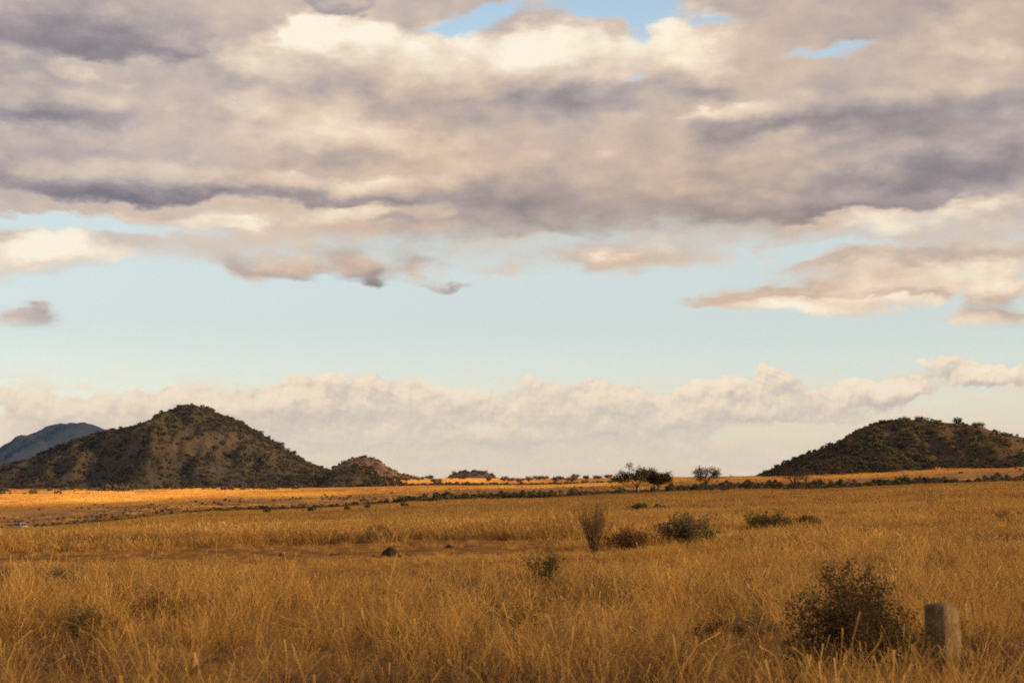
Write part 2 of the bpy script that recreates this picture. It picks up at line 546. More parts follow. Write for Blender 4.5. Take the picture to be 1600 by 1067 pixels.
def ground_z(X, Y):
    X = np.asarray(X, float)
    Y = np.asarray(Y, float)
    d = np.clip(np.hypot(X, Y), 5, 13999)
    az = np.arctan2(X, Y)
    back = np.clip((np.abs(az) - 0.6) / 2.0, 0, 1)
    a = np.clip(az, T_AZ[0], T_AZ[-1] - 1e-6)
    ld, LD = np.log(d), np.log(T_D)
    i, f = hermite(LD, None, ld)
    j, h = hermite(T_AZ, None, a)
    h = h * h * (3 - 2 * h)
    slope = np.gradient(T_Z, LD, axis=0)

    def row(jj):
        z0, z1 = T_Z[i, jj], T_Z[i + 1, jj]
        m0, m1 = slope[i, jj] * (LD[i + 1] - LD[i]), slope[i + 1, jj] * (LD[i + 1] - LD[i])
        f2, f3 = f * f, f * f * f
        return z0 * (2 * f3 - 3 * f2 + 1) + m0 * (f3 - 2 * f2 + f) + z1 * (-2 * f3 + 3 * f2) + m1 * (f3 - f2)
    z = row(j) * (1 - h) + row(j + 1) * h
    z = z * (1 - back)
    z = z + vnoise(X / 9.0, Y / 9.0, 3, 4) * np.clip((d - 8) / 60, 0.0, 1) * 0.10
    z = z + vnoise(X / 90.0, Y / 90.0, 5, 4) * np.clip((d - 120) / 700, 0, 1) * 1.2
    return z


def at(x, d):
    """ground point in the direction of a column of the photograph, d metres ahead"""
    X = (x - 800) / FPX * d
    for _ in range(3):
        X = (x - 800) / FPX * (math.cos(PITCH) * d + math.sin(PITCH) * (float(ground_z(X, d)) - CAMH))
    return np.array([X, d, float(ground_z(X, d))])


def bare_soil(X, Y):
    """1 on the dirt track that crosses the plain, 0 in the grass"""
    mid = 69 + 0.02 * X + 3.0 * np.sin(X / 17.0) + vnoise(X / 14, Y / 14, 21, 3) * 2.5
    half = 12.0 * np.clip((9 - X) / 14, 0, 1) ** 0.5 + 0.01
    e = np.abs(Y - mid) / half + vnoise(X / 4.0, Y / 4.0, 22, 3) * 0.28
    return np.clip((1.1 - e) / 0.4, 0, 1) * (half > 1)


def lit_zone(X, Y):
    """areas chosen to be sunlit, used to shape the added cloud sheet"""
    return np.zeros_like(X)


def grass_colour(g, pos):
    """dry savanna grass: gold, straw and rust drifts"""
    big = g.noise(pos, 0.018, 3, 0.55)
    mid = g.noise(pos, 0.16, 3, 0.6)
    c = g.ramp(big, [(0.3, (0.53, 0.29, 0.066)), (0.5, (0.59, 0.36, 0.094)), (0.68, (0.48, 0.25, 0.064))])
    c = g.mix(g.smooth(mid, 0.46, 0.68), c, (0.32, 0.155, 0.052, 1))
    c = g.mix(g.smooth(mid, 0.44, 0.30), c, (0.60, 0.38, 0.13, 1))
    olive = g.noise(g.v('ADD', pos, (37, 11, 0)), 0.06, 4, 0.6)
    return g.mix(g.smooth(olive, 0.5, 0.66, 0.0, 0.6), c, (0.25, 0.155, 0.058, 1))


def make_ground():
    az = np.concatenate([np.linspace(-180, -40, 36)[:-1], np.linspace(-40, -22, 40)[:-1], np.linspace(-22, 22, 260), np.linspace(22, 40, 40)[1:], np.linspace(40, 180, 36)[1:]])
    az = np.radians(az)
    d = np.concatenate([np.linspace(0.5, 6, 5)[:-1], np.geomspace(6, 14000, 330)])
    D, A = np.meshgrid(d, az, indexing='ij')
    X, Y = D * np.sin(A), D * np.cos(A)
    Z = ground_z(X, Y)
    nd, na = D.shape
    verts = np.stack([X, Y, Z], -1).reshape(-1, 3)
    i = np.arange(nd - 1)[:, None] * na
    j = np.arange(na - 1)[None, :]
    a = (i + j).ravel()
    faces = np.stack([a, a + 1, a + na + 1, a + na], -1)[:, ::-1]
    cap = np.array([[k, k + 1, len(verts)] for k in range(na - 1)])[:, ::-1]
    verts = np.vstack([verts, [[0, 0, 0]]])
    m, g = material('plain_ground')
    pos = g.node('ShaderNodeNewGeometry').outputs['Position']
    X_, Y_, Z_ = g.sep(pos)
    soil_n = g.noise(pos, 0.9, 5, 0.6)
    soil = g.ramp(soil_n, [(0.3, (0.13, 0.064, 0.024)), (0.5, (0.23, 0.115, 0.042)), (0.72, (0.36, 0.195, 0.072))])
    thatch = g.mix(g.smooth(g.noise(pos, 2.4, 4, 0.6), 0.35, 0.65), (0.30, 0.145, 0.035, 1), (0.20, 0.095, 0.030, 1))
    grassy = g.mix(0.45, thatch, grass_colour(g, pos))
    litter = g.noise(pos, 21.0, 3, 0.7)
    grassy = g.mix(g.smooth(litter, 0.42, 0.62, 0.65, 0.0), grassy, (0.085, 0.042, 0.018, 1))
    at_b = g.node('ShaderNodeAttribute', attribute_name='bare').outputs['Fac']
    at_f = g.node('ShaderNodeAttribute', attribute_name='far').outputs['Fac']
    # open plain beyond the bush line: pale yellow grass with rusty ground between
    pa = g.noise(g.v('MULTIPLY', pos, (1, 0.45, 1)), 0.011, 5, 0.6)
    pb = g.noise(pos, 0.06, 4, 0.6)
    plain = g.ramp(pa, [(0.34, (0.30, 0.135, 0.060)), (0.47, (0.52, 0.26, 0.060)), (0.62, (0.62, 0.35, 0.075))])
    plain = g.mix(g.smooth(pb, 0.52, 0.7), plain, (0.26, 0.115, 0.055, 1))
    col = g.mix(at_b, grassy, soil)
    at_scrub_shade = g.node('ShaderNodeAttribute', attribute_name='scrubby').outputs['Fac']
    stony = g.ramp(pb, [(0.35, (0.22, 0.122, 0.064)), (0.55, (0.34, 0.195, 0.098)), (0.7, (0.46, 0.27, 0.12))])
    plain = g.mix(at_scrub_shade, plain, stony)
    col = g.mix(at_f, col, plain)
    bump = g.node('ShaderNodeBump')
    bump.inputs['Strength'].default_value = 0.5
    bump.inputs['Distance'].default_value = 0.08
    g.put(bump.inputs['Height'], soil_n)
    dif = g.node('ShaderNodeBsdfDiffuse')
    g.put(dif.inputs['Color'], col)
    g.put(dif.inputs['Normal'], bump.outputs[0])
    finish(m, g, dif.outputs[0])
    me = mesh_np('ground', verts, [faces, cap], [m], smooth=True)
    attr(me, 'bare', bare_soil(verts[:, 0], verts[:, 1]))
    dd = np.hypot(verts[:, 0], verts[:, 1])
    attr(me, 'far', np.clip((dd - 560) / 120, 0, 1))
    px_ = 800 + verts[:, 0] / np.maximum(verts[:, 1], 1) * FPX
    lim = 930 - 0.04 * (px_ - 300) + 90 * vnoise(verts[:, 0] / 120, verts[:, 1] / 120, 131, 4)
    attr(me, 'scrubby', np.clip((lim - dd) / 120, 0, 1))  # scrub ground, also toned darker for cloud shade up to the lit edge
    o = link('ground', me)
    tag(o, 'broad dry plain of gold grass and rusty soil', 'ground', kind='structure')
    return o


make_ground()

# ------------------------------------------------------------------ scatter of uncountable plants
def scatter(name, protos, pts, rot, scl, idx, label, cat):
    coll = bpy.data.collections.new(name + '_kinds')
    for k, me in enumerate(protos):
        coll.objects.link(bpy.data.objects.new('%s_kind_%02d' % (name, k), me))
    me = bpy.data.meshes.new(name)
    n = len(pts)
    me.vertices.add(n)
    me.vertices.foreach_set('co', np.asarray(pts, np.float32).ravel())
    a = me.attributes.new('rot', 'FLOAT_VECTOR', 'POINT')
    a.data.foreach_set('vector', np.asarray(rot, np.float32).ravel())
    a = me.attributes.new('scl', 'FLOAT_VECTOR', 'POINT')
    a.data.foreach_set('vector', np.asarray(scl, np.float32).ravel())
    a = me.attributes.new('idx', 'INT', 'POINT')
    a.data.foreach_set('value', np.asarray(idx, np.int32))
    o = link(name, me)
    tag(o, label, cat, kind='stuff')
    ng = bpy.data.node_groups.new(name + '_scatter', 'GeometryNodeTree')
    ng.interface.new_socket('Geometry', in_out='INPUT', socket_type='NodeSocketGeometry')
    ng.interface.new_socket('Geometry', in_out='OUTPUT', socket_type='NodeSocketGeometry')
    gi, go = ng.nodes.new('NodeGroupInput'), ng.nodes.new('NodeGroupOutput')
    inst = ng.nodes.new('GeometryNodeInstanceOnPoints')
    ci = ng.nodes.new('GeometryNodeCollectionInfo')
    ci.inputs['Collection'].default_value = coll
    ci.inputs['Separate Children'].default_value = True
    ci.inputs['Reset Children'].default_value = True
    L = ng.links.new

    def named(nm, typ):
        q = ng.nodes.new('GeometryNodeInputNamedAttribute')
        q.data_type = typ
        q.inputs['Name'].default_value = nm
        return [s for s in q.outputs if s.enabled and s.name == 'Attribute'][0]
    L(gi.outputs[0], inst.inputs['Points'])
    L(ci.outputs[0], inst.inputs['Instance'])
    inst.inputs['Pick Instance'].default_value = True
    L(named('idx', 'INT'), inst.inputs['Instance Index'])
    e2r = ng.nodes.new('FunctionNodeEulerToRotation')
    L(named('rot', 'FLOAT_VECTOR'), e2r.inputs[0])
    L(e2r.outputs[0], inst.inputs['Rotation'])
    L(named('scl', 'FLOAT_VECTOR'), inst.inputs['Scale'])
    L(inst.outputs[0], go.inputs[0])
    md = o.modifiers.new('scatter', 'NODES')
    md.node_group = ng
    return o


def leaf_quads(centers, size, r, flat=0.0, aspect=1.0):
    """one randomly turned rhombus of leaves for each centre"""
    n = len(centers)
    a = r.normal(size=(n, 3))
    a[:, 2] *= (1 - flat)
    a /= np.linalg.norm(a, axis=1)[:, None] + 1e-9
    b = r.normal(size=(n, 3))
    b[:, 2] *= (1 - flat)
    b -= a * (a * b).sum(1)[:, None]
    b /= np.linalg.norm(b, axis=1)[:, None] + 1e-9
    s = (np.asarray(size) * r.uniform(0.6, 1.3, n))[:, None]
    v = np.stack([centers + a * s * aspect, centers + b * s, centers - a * s * aspect, centers - b * s], 1).reshape(-1, 3)
    f = np.arange(4 * n).reshape(-1, 4)
    return v, f


def leaf_material(name, c0, c1, trans=0.3, patch=0.25):
    m, g = material(name)
    info = g.node('ShaderNodeObjectInfo')
    geo = g.node('ShaderNodeNewGeometry')
    n = g.noise(geo.outputs['Position'], patch, 3, 0.6)
    f = g.m('ADD', g.m('MULTIPLY', info.outputs['Random'], 0.5), g.m('MULTIPLY', g.smooth(n, 0.35, 0.65), 0.3))
    f = g.m('ADD', f, g.m('MULTIPLY', geo.outputs['Random Per Island'], 0.25))
    c = g.mix(g.m('MINIMUM', f, 1.0), (*c0, 1), (*c1, 1))
    return finish(m, g, leafy(g, c, trans))


def far_bush(r, m, n=46, flat=0.75):
    p = r.normal(size=(n, 3))
    p /= np.linalg.norm(p, axis=1)[:, None]
    p *= r.uniform(0.35, 1.0, n)[:, None] ** 0.5
    lumps = 1 + 0.35 * np.sin(3.1 * p[:, :1] + r.uniform(0, 6)) * np.cos(2.7 * p[:, 1:2] + r.uniform(0, 6))
    p = p * lumps * np.array([0.5, 0.5, 0.5 * flat]) + np.array([0, 0, 0.42 * flat])
    v, f = leaf_quads(p, 0.19, r)
    return mesh_np('bush', v, f, [m])


M_SCRUB = leaf_material('hill_scrub_leaves', (0.056, 0.054, 0.027), (0.130, 0.106, 0.050), 0.2, 0.03)
M_SCRUB_DRY = leaf_material('dry_scrub_leaves', (0.10, 0.060, 0.030), (0.17, 0.095, 0.040), 0.25, 0.03)
M_BAND = leaf_material('bush_belt_leaves', (0.060, 0.058, 0.030), (0.14, 0.110, 0.052), 0.2, 0.03)
r_b = np.random.default_rng(3)
SCRUB = [far_bush(r_b, M_SCRUB, 46, fl) for fl in (0.7, 0.9, 1.1, 0.6)] + [far_bush(r_b, M_SCRUB_DRY, 40, fl) for fl in (0.6, 0.8)]
BELT = [far_bush(r_b, M_BAND, 60, fl) for fl in (0.7, 0.9, 1.1)] + [far_bush(r_b, M_SCRUB_DRY, 40, 0.7)]


def hill_material(name, soil_a, soil_b, green, patch, cover):
    m, g = material(name)
    pos = g.node('ShaderNodeNewGeometry').outputs['Position']
    a = g.noise(pos, patch, 6, 0.62)
    b = g.noise(pos, patch * 7, 5, 0.6)
    rock = g.mix(g.smooth(b, 0.4, 0.62), (*soil_a, 1), (*soil_b, 1))
    grit = g.noise(pos, 0.45, 4, 0.7)
    rock = g.mix(g.smooth(grit, 0.46, 0.6, 0.75, 0.0), rock, (*green, 1))
    openg = g.node('ShaderNodeAttribute', attribute_name='open').outputs['Fac']
    f = g.m('MAXIMUM', g.smooth(g.m('ADD', a, g.m('MULTIPLY', b, 0.4)), cover + 0.05, cover + 0.22), g.m('MULTIPLY', openg, g.smooth(b, 0.3, 0.6, 0.55, 1.0)))
    col = g.mix(f, (*green, 1), rock)
    bump = g.node('ShaderNodeBump')
    bump.inputs['Strength'].default_value = 0.9
    bump.inputs['Distance'].default_value = 3.0
    g.put(bump.inputs['Height'], g.m('MULTIPLY_ADD', grit, 0.6, b))
    return finish(m, g, bsdf(g, col, 0.95, 0.05, bump.outputs[0]))


HILLS = {}


def make_hill(name, sil, Dc, front, back, seed, mat, label, nx=260, ny=150, gully=0.18, rough=2.0, lean=0.0, patches=None, patch_s=60.0):
    P = np.array([px2dir(x, y) for x, y in sil])
    Xs = P[:, 0] / P[:, 1] * Dc
    Zs = CAMH + P[:, 2] / P[:, 1] * Dc
    X = np.linspace(Xs[0], Xs[-1], nx)
    t = np.concatenate([-np.linspace(1.15, 0, ny)[:-1] ** 1.0, np.linspace(0, 1.15, ny // 2)])
    XX, TT = np.meshgrid(X, t, indexing='ij')
    crest = np.interp(X, Xs, Zs)
    k = np.hanning(9)
    crest = np.convolve(np.pad(crest, 4, mode='edge'), k / k.sum(), 'valid')
    width = Xs[-1] - Xs[0]
    Yc = Dc + lean * (X - X.mean()) + vnoise(X / (width * 0.16), X * 0 + seed, seed, 3) * front * 0.12
    YY = Yc[:, None] + np.where(TT < 0, TT * front, TT * back)
    base = ground_z(XX, YY)
    ridge = vnoise(XX / (front * 0.30) + 0.4 * TT, YY / (front * 0.75), seed + 1, 5, 0.55)
    ridge = 1 - np.abs(ridge) * 1.6
    tt = np.abs(TT) * (1 + gully * 0.8 * vnoise(XX / (front * 0.35), YY / front, seed + 4, 4))
    prof = np.clip(1 - np.clip(tt, 0, 1) ** 1.55, 0, 1) ** 1.25
    prof = prof * np.clip((1.12 - np.abs(TT)) / 0.22, 0, 1)
    H = np.maximum(crest[:, None] - base, -1.0)
    Z = base - 2.0 + (H + 2.0) * prof
    body = np.clip(prof * (1 - prof) * 4, 0, 1)
    Z += H * body * gully * (ridge - 0.4)
    Z += vnoise(XX / 28, YY / 28, seed + 8, 4) * rough * np.clip(H / 20, 0, 1) * np.clip(prof * 3, 0, 1)
    nX, nT = XX.shape
    verts = np.stack([XX, YY, Z], -1).reshape(-1, 3)
    i = (np.arange(nX - 1)[:, None] * nT + np.arange(nT - 1)[None, :]).ravel()
    faces = np.stack([i, i + nT, i + nT + 1, i + 1], -1)
    me = mesh_np(name, verts, faces, [mat], smooth=True)
    px = 800 + XX / YY * FPX
    py = HORIZON - (Z - CAMH) / YY * FPX
    opn = np.clip(vnoise(XX / patch_s, (YY + 2 * Z) / patch_s, seed + 20, 5, 0.6) * 2.6 - 0.75, 0, 1)
    for (cx, cy, rx, ry, k) in patches or ():
        g_ = ((px - cx) / rx) ** 2 + ((py - cy) / ry) ** 2 + 0.9 * vnoise(XX / 22, YY / 22, seed + 21, 4)
        opn = np.clip(opn + k * np.clip(1.4 - g_, 0, 1), 0, 1)
    attr(me, 'open', opn.ravel())
    o = link(name, me)
    tag(o, label, 'hill', kind='structure')
    return dict(X=XX, Y=YY, Z=Z, H=Z - base, T=TT, O=opn, obj=o)


def on_hill(h, n, r, keep, tmax=0.25):
    """random points on the seen side of a hill"""
    X, Y, Z, H, T = (h[k] for k in 'XYZHT')
    nX, nT = X.shape
    hi = np.searchsorted(T[0], tmax)
    fi, fj = r.uniform(0, nX - 1.001, n), r.uniform(0, hi - 1.001, n)
    i, j = fi.astype(int), fj.astype(int)
    a, b = fi - i, fj - j
    q = lambda A: (A[i, j] * (1 - a) + A[i + 1, j] * a) * (1 - b) + (A[i, j + 1] * (1 - a) + A[i + 1, j + 1] * a) * b
    p = np.stack([q(X), q(Y), q(Z)], -1)
    hh = q(H)
    ok = keep(p[:, 0], p[:, 1], hh) * (1 - 0.72 * q(h['O'])) > r.uniform(0, 1, n)
    return p[ok & (hh > 0.5)]


def bush_scatter(name, p, lo, hi, r, protos, label, cat, dry=0.15, ngreen=4):
    n = len(p)
    s = r.uniform(0, 1, n) ** 3.2 * (hi * 1.15 - lo) + lo
    scl = np.stack([s * r.uniform(0.9, 1.4, n), s * r.uniform(0.9, 1.4, n), s], -1)
    rot = np.stack([np.zeros(n), np.zeros(n), r.uniform(0, 6.28, n)], -1)
    idx = np.where(r.uniform(0, 1, n) < dry, r.integers(ngreen, len(protos), n), r.integers(0, ngreen, n))
    p = p - np.array([0, 0, 1.0]) * (s * 0.08)[:, None]
    return scatter(name, protos, p, rot, scl, idx, label, cat)


def make_hills():
    r = np.random.default_rng(11)
    big = make_hill('hill', [(-330, 800), (-200, 785), (-60, 762), (0, 743), (50, 722), (100, 703), (150, 686), (200, 671), (243, 662), (258, 654), (276, 644), (296, 639),
                             (328, 640), (346, 650), (373, 660), (400, 675), (430, 692), (450, 706), (480, 723), (510, 735), (545, 746), (600, 766)],
                    2100, 330, 500, 31, hill_material('hill_slope', (0.115, 0.080, 0.052), (0.17, 0.112, 0.066), (0.080, 0.066, 0.042), 0.009, 0.70),
                    'large dark scrubby hill with a flat notched summit', gully=0.34, rough=2.6,
                    patches=[(305, 705, 40, 18, 0.8), (275, 728, 26, 8, 0.6), (340, 690, 40, 8, 0.7), (210, 700, 14, 8, 0.7), (120, 745, 40, 6, 0.6), (470, 735, 30, 10, 0.7), (160, 757, 40, 5, 0.9), (230, 680, 60, 4, 0.4)])
    patch = lambda X, Y, H: np.clip(0.85 + vnoise(X / 75, Y / 75, 71, 4) * 0.7, 0.08, 1)
    p = on_hill(big, 26000, r, patch)
    bush_scatter('hill_scrub', p, 1.0, 4.8, r, SCRUB, 'dark scrub covering the large notched hill', 'scrub', 0.2)

    right = make_hill('hill', [(1150, 752), (1195, 744), (1215, 731), (1240, 718), (1270, 706), (1300, 692), (1330, 677), (1350, 669), (1380, 662), (1400, 659), (1430, 658),
                               (1460, 660), (1490, 663), (1520, 669), (1550, 678), (1580, 687), (1610, 695), (1680, 712), (1760, 730), (1850, 752)],
                      1250, 170, 260, 47, hill_material('round_hill_slope', (0.13, 0.080, 0.042), (0.22, 0.128, 0.060), (0.072, 0.056, 0.031), 0.013, 0.66),
                      'low rounded hill crowned with single trees', gully=0.24, rough=1.0, patch_s=32,
                      patches=[(1590, 695, 50, 8, 1), (1480, 718, 60, 5, 0.8), (1570, 716, 50, 7, 0.8), (1420, 664, 60, 3, 0.8), (1370, 672, 25, 4, 0.7)])
    patch = lambda X, Y, H: np.clip(0.7 + vnoise(X / 40, Y / 40, 72, 4) * 1.0 - 0.6 * np.clip((X - 330) / 80, 0, 1), 0.08, 1)
    p = on_hill(right, 16000, r, patch)
    bush_scatter('hill_scrub', p, 0.6, 3.2, r, SCRUB, 'dark scrub covering the low rounded hill', 'scrub', 0.2)

    far_m = hill_material('stony_hill_slope', (0.20, 0.105, 0.062), (0.33, 0.18, 0.10), (0.10, 0.066, 0.040), 0.02, 0.52)
    knoll = make_hill('hill', [(470, 772), (500, 756), (520, 741), (537, 733), (553, 727), (570, 731), (590, 742), (615, 752), (640, 759), (680, 766)], 1850, 110, 160, 53,
                      hill_material('knoll_slope', (0.16, 0.085, 0.048), (0.25, 0.135, 0.075), (0.07, 0.055, 0.032), 0.02, 0.6), 'small brown knoll at the foot of the big hill', 140, 80, 0.16, 1.4)
    p = on_hill(knoll, 1100, r, lambda X, Y, H: np.full_like(X, 0.8))
    bush_scatter('hill_scrub', p, 1.5, 6, r, SCRUB, 'patchy scrub on the small brown knoll', 'scrub', 0.3)
    stony = make_hill('hill', [(480, 765), (505, 748), (525, 730), (538, 722), (552, 716), (570, 714), (588, 717), (603, 727), (625, 741), (655, 748), (700, 754)], 2900, 170, 260, 59, far_m,
                      'small stony hill glowing pink beside the big hill', 140, 80, 0.2, 2.2)
    p = on_hill(stony, 1300, r, lambda X, Y, H: np.full_like(X, 0.7))
    bush_scatter('hill_scrub', p, 1.5, 6, r, SCRUB, 'sparse scrub on the small stony hill', 'scrub', 0.6)
    dome = make_hill('hill', [(680, 762), (696, 754), (703, 746), (709, 740), (718, 737), (732, 736), (752, 736), (764, 739), (772, 744), (780, 752), (800, 762)], 3500, 150, 220, 61,
                     hill_material('dome_slope', (0.17, 0.108, 0.072), (0.24, 0.15, 0.095), (0.11, 0.080, 0.055), 0.02, 0.55), 'lone dome-shaped hillock on the skyline', 120, 70, 0.12, 1.5)
    p = on_hill(dome, 420, r, lambda X, Y, H: np.full_like(X, 0.9))
    bush_scatter('hill_scrub', p, 2.5, 8, r, SCRUB, 'bushes covering the lone dome-shaped hillock', 'scrub', 0.6)

    mountain_shade = hill_material('mountain_slope', (0.016, 0.018, 0.024), (0.022, 0.022, 0.026), (0.012, 0.015, 0.021), 0.002, 0.62)  # very dark bluish tone stands in for cloud shade and haze
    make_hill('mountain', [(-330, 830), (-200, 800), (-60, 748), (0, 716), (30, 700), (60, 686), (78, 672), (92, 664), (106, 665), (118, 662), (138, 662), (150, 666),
                           (166, 675), (200, 695), (300, 735), (420, 780)], 9000, 1300, 1800, 67, mountain_shade, 'distant flat-topped blue mountain behind the big hill', 200, 100, 0.2, 9)
    make_hill('mountain', [(-300, 770), (-140, 715), (-50, 704), (-14, 706), (4, 711), (16, 722), (60, 756), (120, 790)], 12000, 1200, 1300, 68, mountain_shade,
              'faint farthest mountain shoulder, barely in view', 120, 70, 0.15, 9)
    HILLS.update(big=big, right=right)


make_hills()


# ------------------------------------------------------------------ unseen cloud sheet added to shade the plain, shaped around the sunlit areas
def lit_zone(X, Y):
    px = 800 + X / np.maximum(Y, 1) * FPX
    n = vnoise(X / 160, Y / 160, 91, 4)
    n2 = vnoise(X / 420, Y / 200, 92, 4)
    sm = lambda x, a, b: np.clip((x - a) / (b - a), 0, 1) ** 2 * (3 - 2 * np.clip((x - a) / (b - a), 0, 1))
    near = 930 - 0.04 * (px - 300) + 40 * n
    far_ = 1640 + 60 * n2
    A = sm(Y, near - 70, near + 70) * (1 - sm(Y, far_ - 60, far_ + 60)) * sm(px, -260, 140) * (1 - sm(px, 760, 1000))
    near_l = sm(Y, 900, 1000) * (1 - sm(Y, 1250, 1400)) * (1 - sm(px, 100, 420)) * 0.35
    B = sm(Y, 2240, 2330) * sm(px, 520, 600) * (1 - sm(px, 970, 1050)) * (1 - sm(Y, 3150, 3300))
    C = sm(Y, 720, 800) * (1 - sm(Y, 1060, 1110)) * sm(px, 1150, 1400) * 0.22
    D = sm(px, 1535, 1620) * sm(Y, 1080, 1130) * 0.7
    E = sm(px, 500, 540) * (1 - sm(px, 640, 700)) * sm(Y, 1700, 1760) * (1 - sm(Y, 1950, 2000)) * 0.5
    n3 = np.clip(0.5 + 0.9 * vnoise(X / 110, Y / 110, 93, 3), 0, 1)
    F = sm(Y, 1700, 1800) * (1 - sm(Y, 2250, 2350)) * (1 - sm(px, 480, 560)) * 0.14 * n3
    H = sm(Y, 1060, 1110) * (1 - sm(Y, 1500, 1600)) * sm(px, 1150, 1200) * 0.22 * n3
    return np.clip(np.maximum.reduce([A, near_l, B, C, D, E, F, H]), 0, 1)


def make_shade_cloud():
    alt = 720.0
    L = alt / SUN_DIR[2]
    gx = np.arange(-1700, 2600, 20.0)
    gy = np.arange(-500, 4000, 20.0)
    X, Y = np.meshgrid(gx, gy, indexing='ij')
    lit = lit_zone(X, Y)
    edge = np.minimum.reduce([(X - gx[0]) / 250, (gx[-1] - X) / 250, (Y - gy[0]) / 250, (gy[-1] - Y) / 250])
    thick = np.clip(1 - lit, 0, 1) * np.clip(edge, 0, 1)
    z = ground_z(X, Y)
    base = np.stack([X, Y, z], -1) + SUN_DIR * L
    puff = (0.6 + 0.4 * vnoise(X / 130, Y / 130, 95, 5)) * thick
    top, bot = base.copy(), base.copy()
    top[..., 2] += 2 + 90 * puff
    bot[..., 2] -= 2 + 22 * puff
    nX, nY = X.shape
    i = (np.arange(nX - 1)[:, None] * nY + np.arange(nY - 1)[None, :]).ravel()
    q = np.stack([i, i + nY, i + nY + 1, i + 1], -1)
    keep = thick.ravel()[q].max(1) > 0.02
    q = q[keep]
    n = nX * nY
    m, g = material('shade_cloud')
    th = g.node('ShaderNodeAttribute', attribute_name='thick').outputs['Fac']
    opacity = g.m('MULTIPLY', th, CLOUD_OPACITY)
    d1, d2, tr = g.node('ShaderNodeBsdfDiffuse'), g.node('ShaderNodeBsdfTranslucent'), g.node('ShaderNodeBsdfTransparent')
    for q_ in (d1, d2):
        q_.inputs[0].default_value = (0.85, 0.85, 0.86, 1)
    mx, mo = g.node('ShaderNodeMixShader'), g.node('ShaderNodeMixShader')
    g.t.links.new(d1.outputs[0], mx.inputs[1])
    g.t.links.new(d2.outputs[0], mx.inputs[2])
    g.put(mo.inputs[0], opacity)
    g.t.links.new(tr.outputs[0], mo.inputs[1])
    g.t.links.new(mx.outputs[0], mo.inputs[2])
    finish(m, g, mo.outputs[0])
    me = mesh_np('cloud', np.vstack([top.reshape(-1, 3), bot.reshape(-1, 3)]), [q, q[:, ::-1] + n], [m], smooth=True)
    attr(me, 'thick', np.concatenate([thick.ravel()] * 2))
    tag(link('cloud', me), 'unseen cloud sheet added to shade the plain around sunlit areas', 'cloud', kind='stuff')


CLOUD_OPACITY = 0.44
make_shade_cloud()


# ------------------------------------------------------------------ evening haze
def make_haze():
    m = bpy.data.materials.new('evening_haze')
    m.use_nodes = True
    t = m.node_tree
    t.nodes.clear()
    o, v = t.nodes.new('ShaderNodeOutputMaterial'), t.nodes.new('ShaderNodeVolumePrincipled')
    v.inputs['Color'].default_value = (0.22, 0.44, 1.0, 1)
    v.inputs['Density'].default_value = HAZE
    v.inputs['Anisotropy'].default_value = 0.0
    t.links.new(v.outputs[0], o.inputs['Volume'])
    x0, x1, y0, y1, z0, z1 = -15000, 15000, -15000, 15000, -14, 545
    vs = [(x, y, z) for z in (z0, z1) for y in (y0, y1) for x in (x0, x1)]
    fs = [(0, 2, 3, 1), (4, 5, 7, 6), (0, 1, 5, 4), (2, 6, 7, 3), (0, 4, 6, 2), (1, 3, 7, 5)]
    tag(link('haze', mesh_np('haze', vs, np.array(fs), [m])), 'thin evening haze over the whole plain', 'haze', kind='stuff')


HAZE = 1.5e-5
make_haze()

# ------------------------------------------------------------------ belts of bush on the plain
def edge_d(px):
    return 455 + 0.0 * px


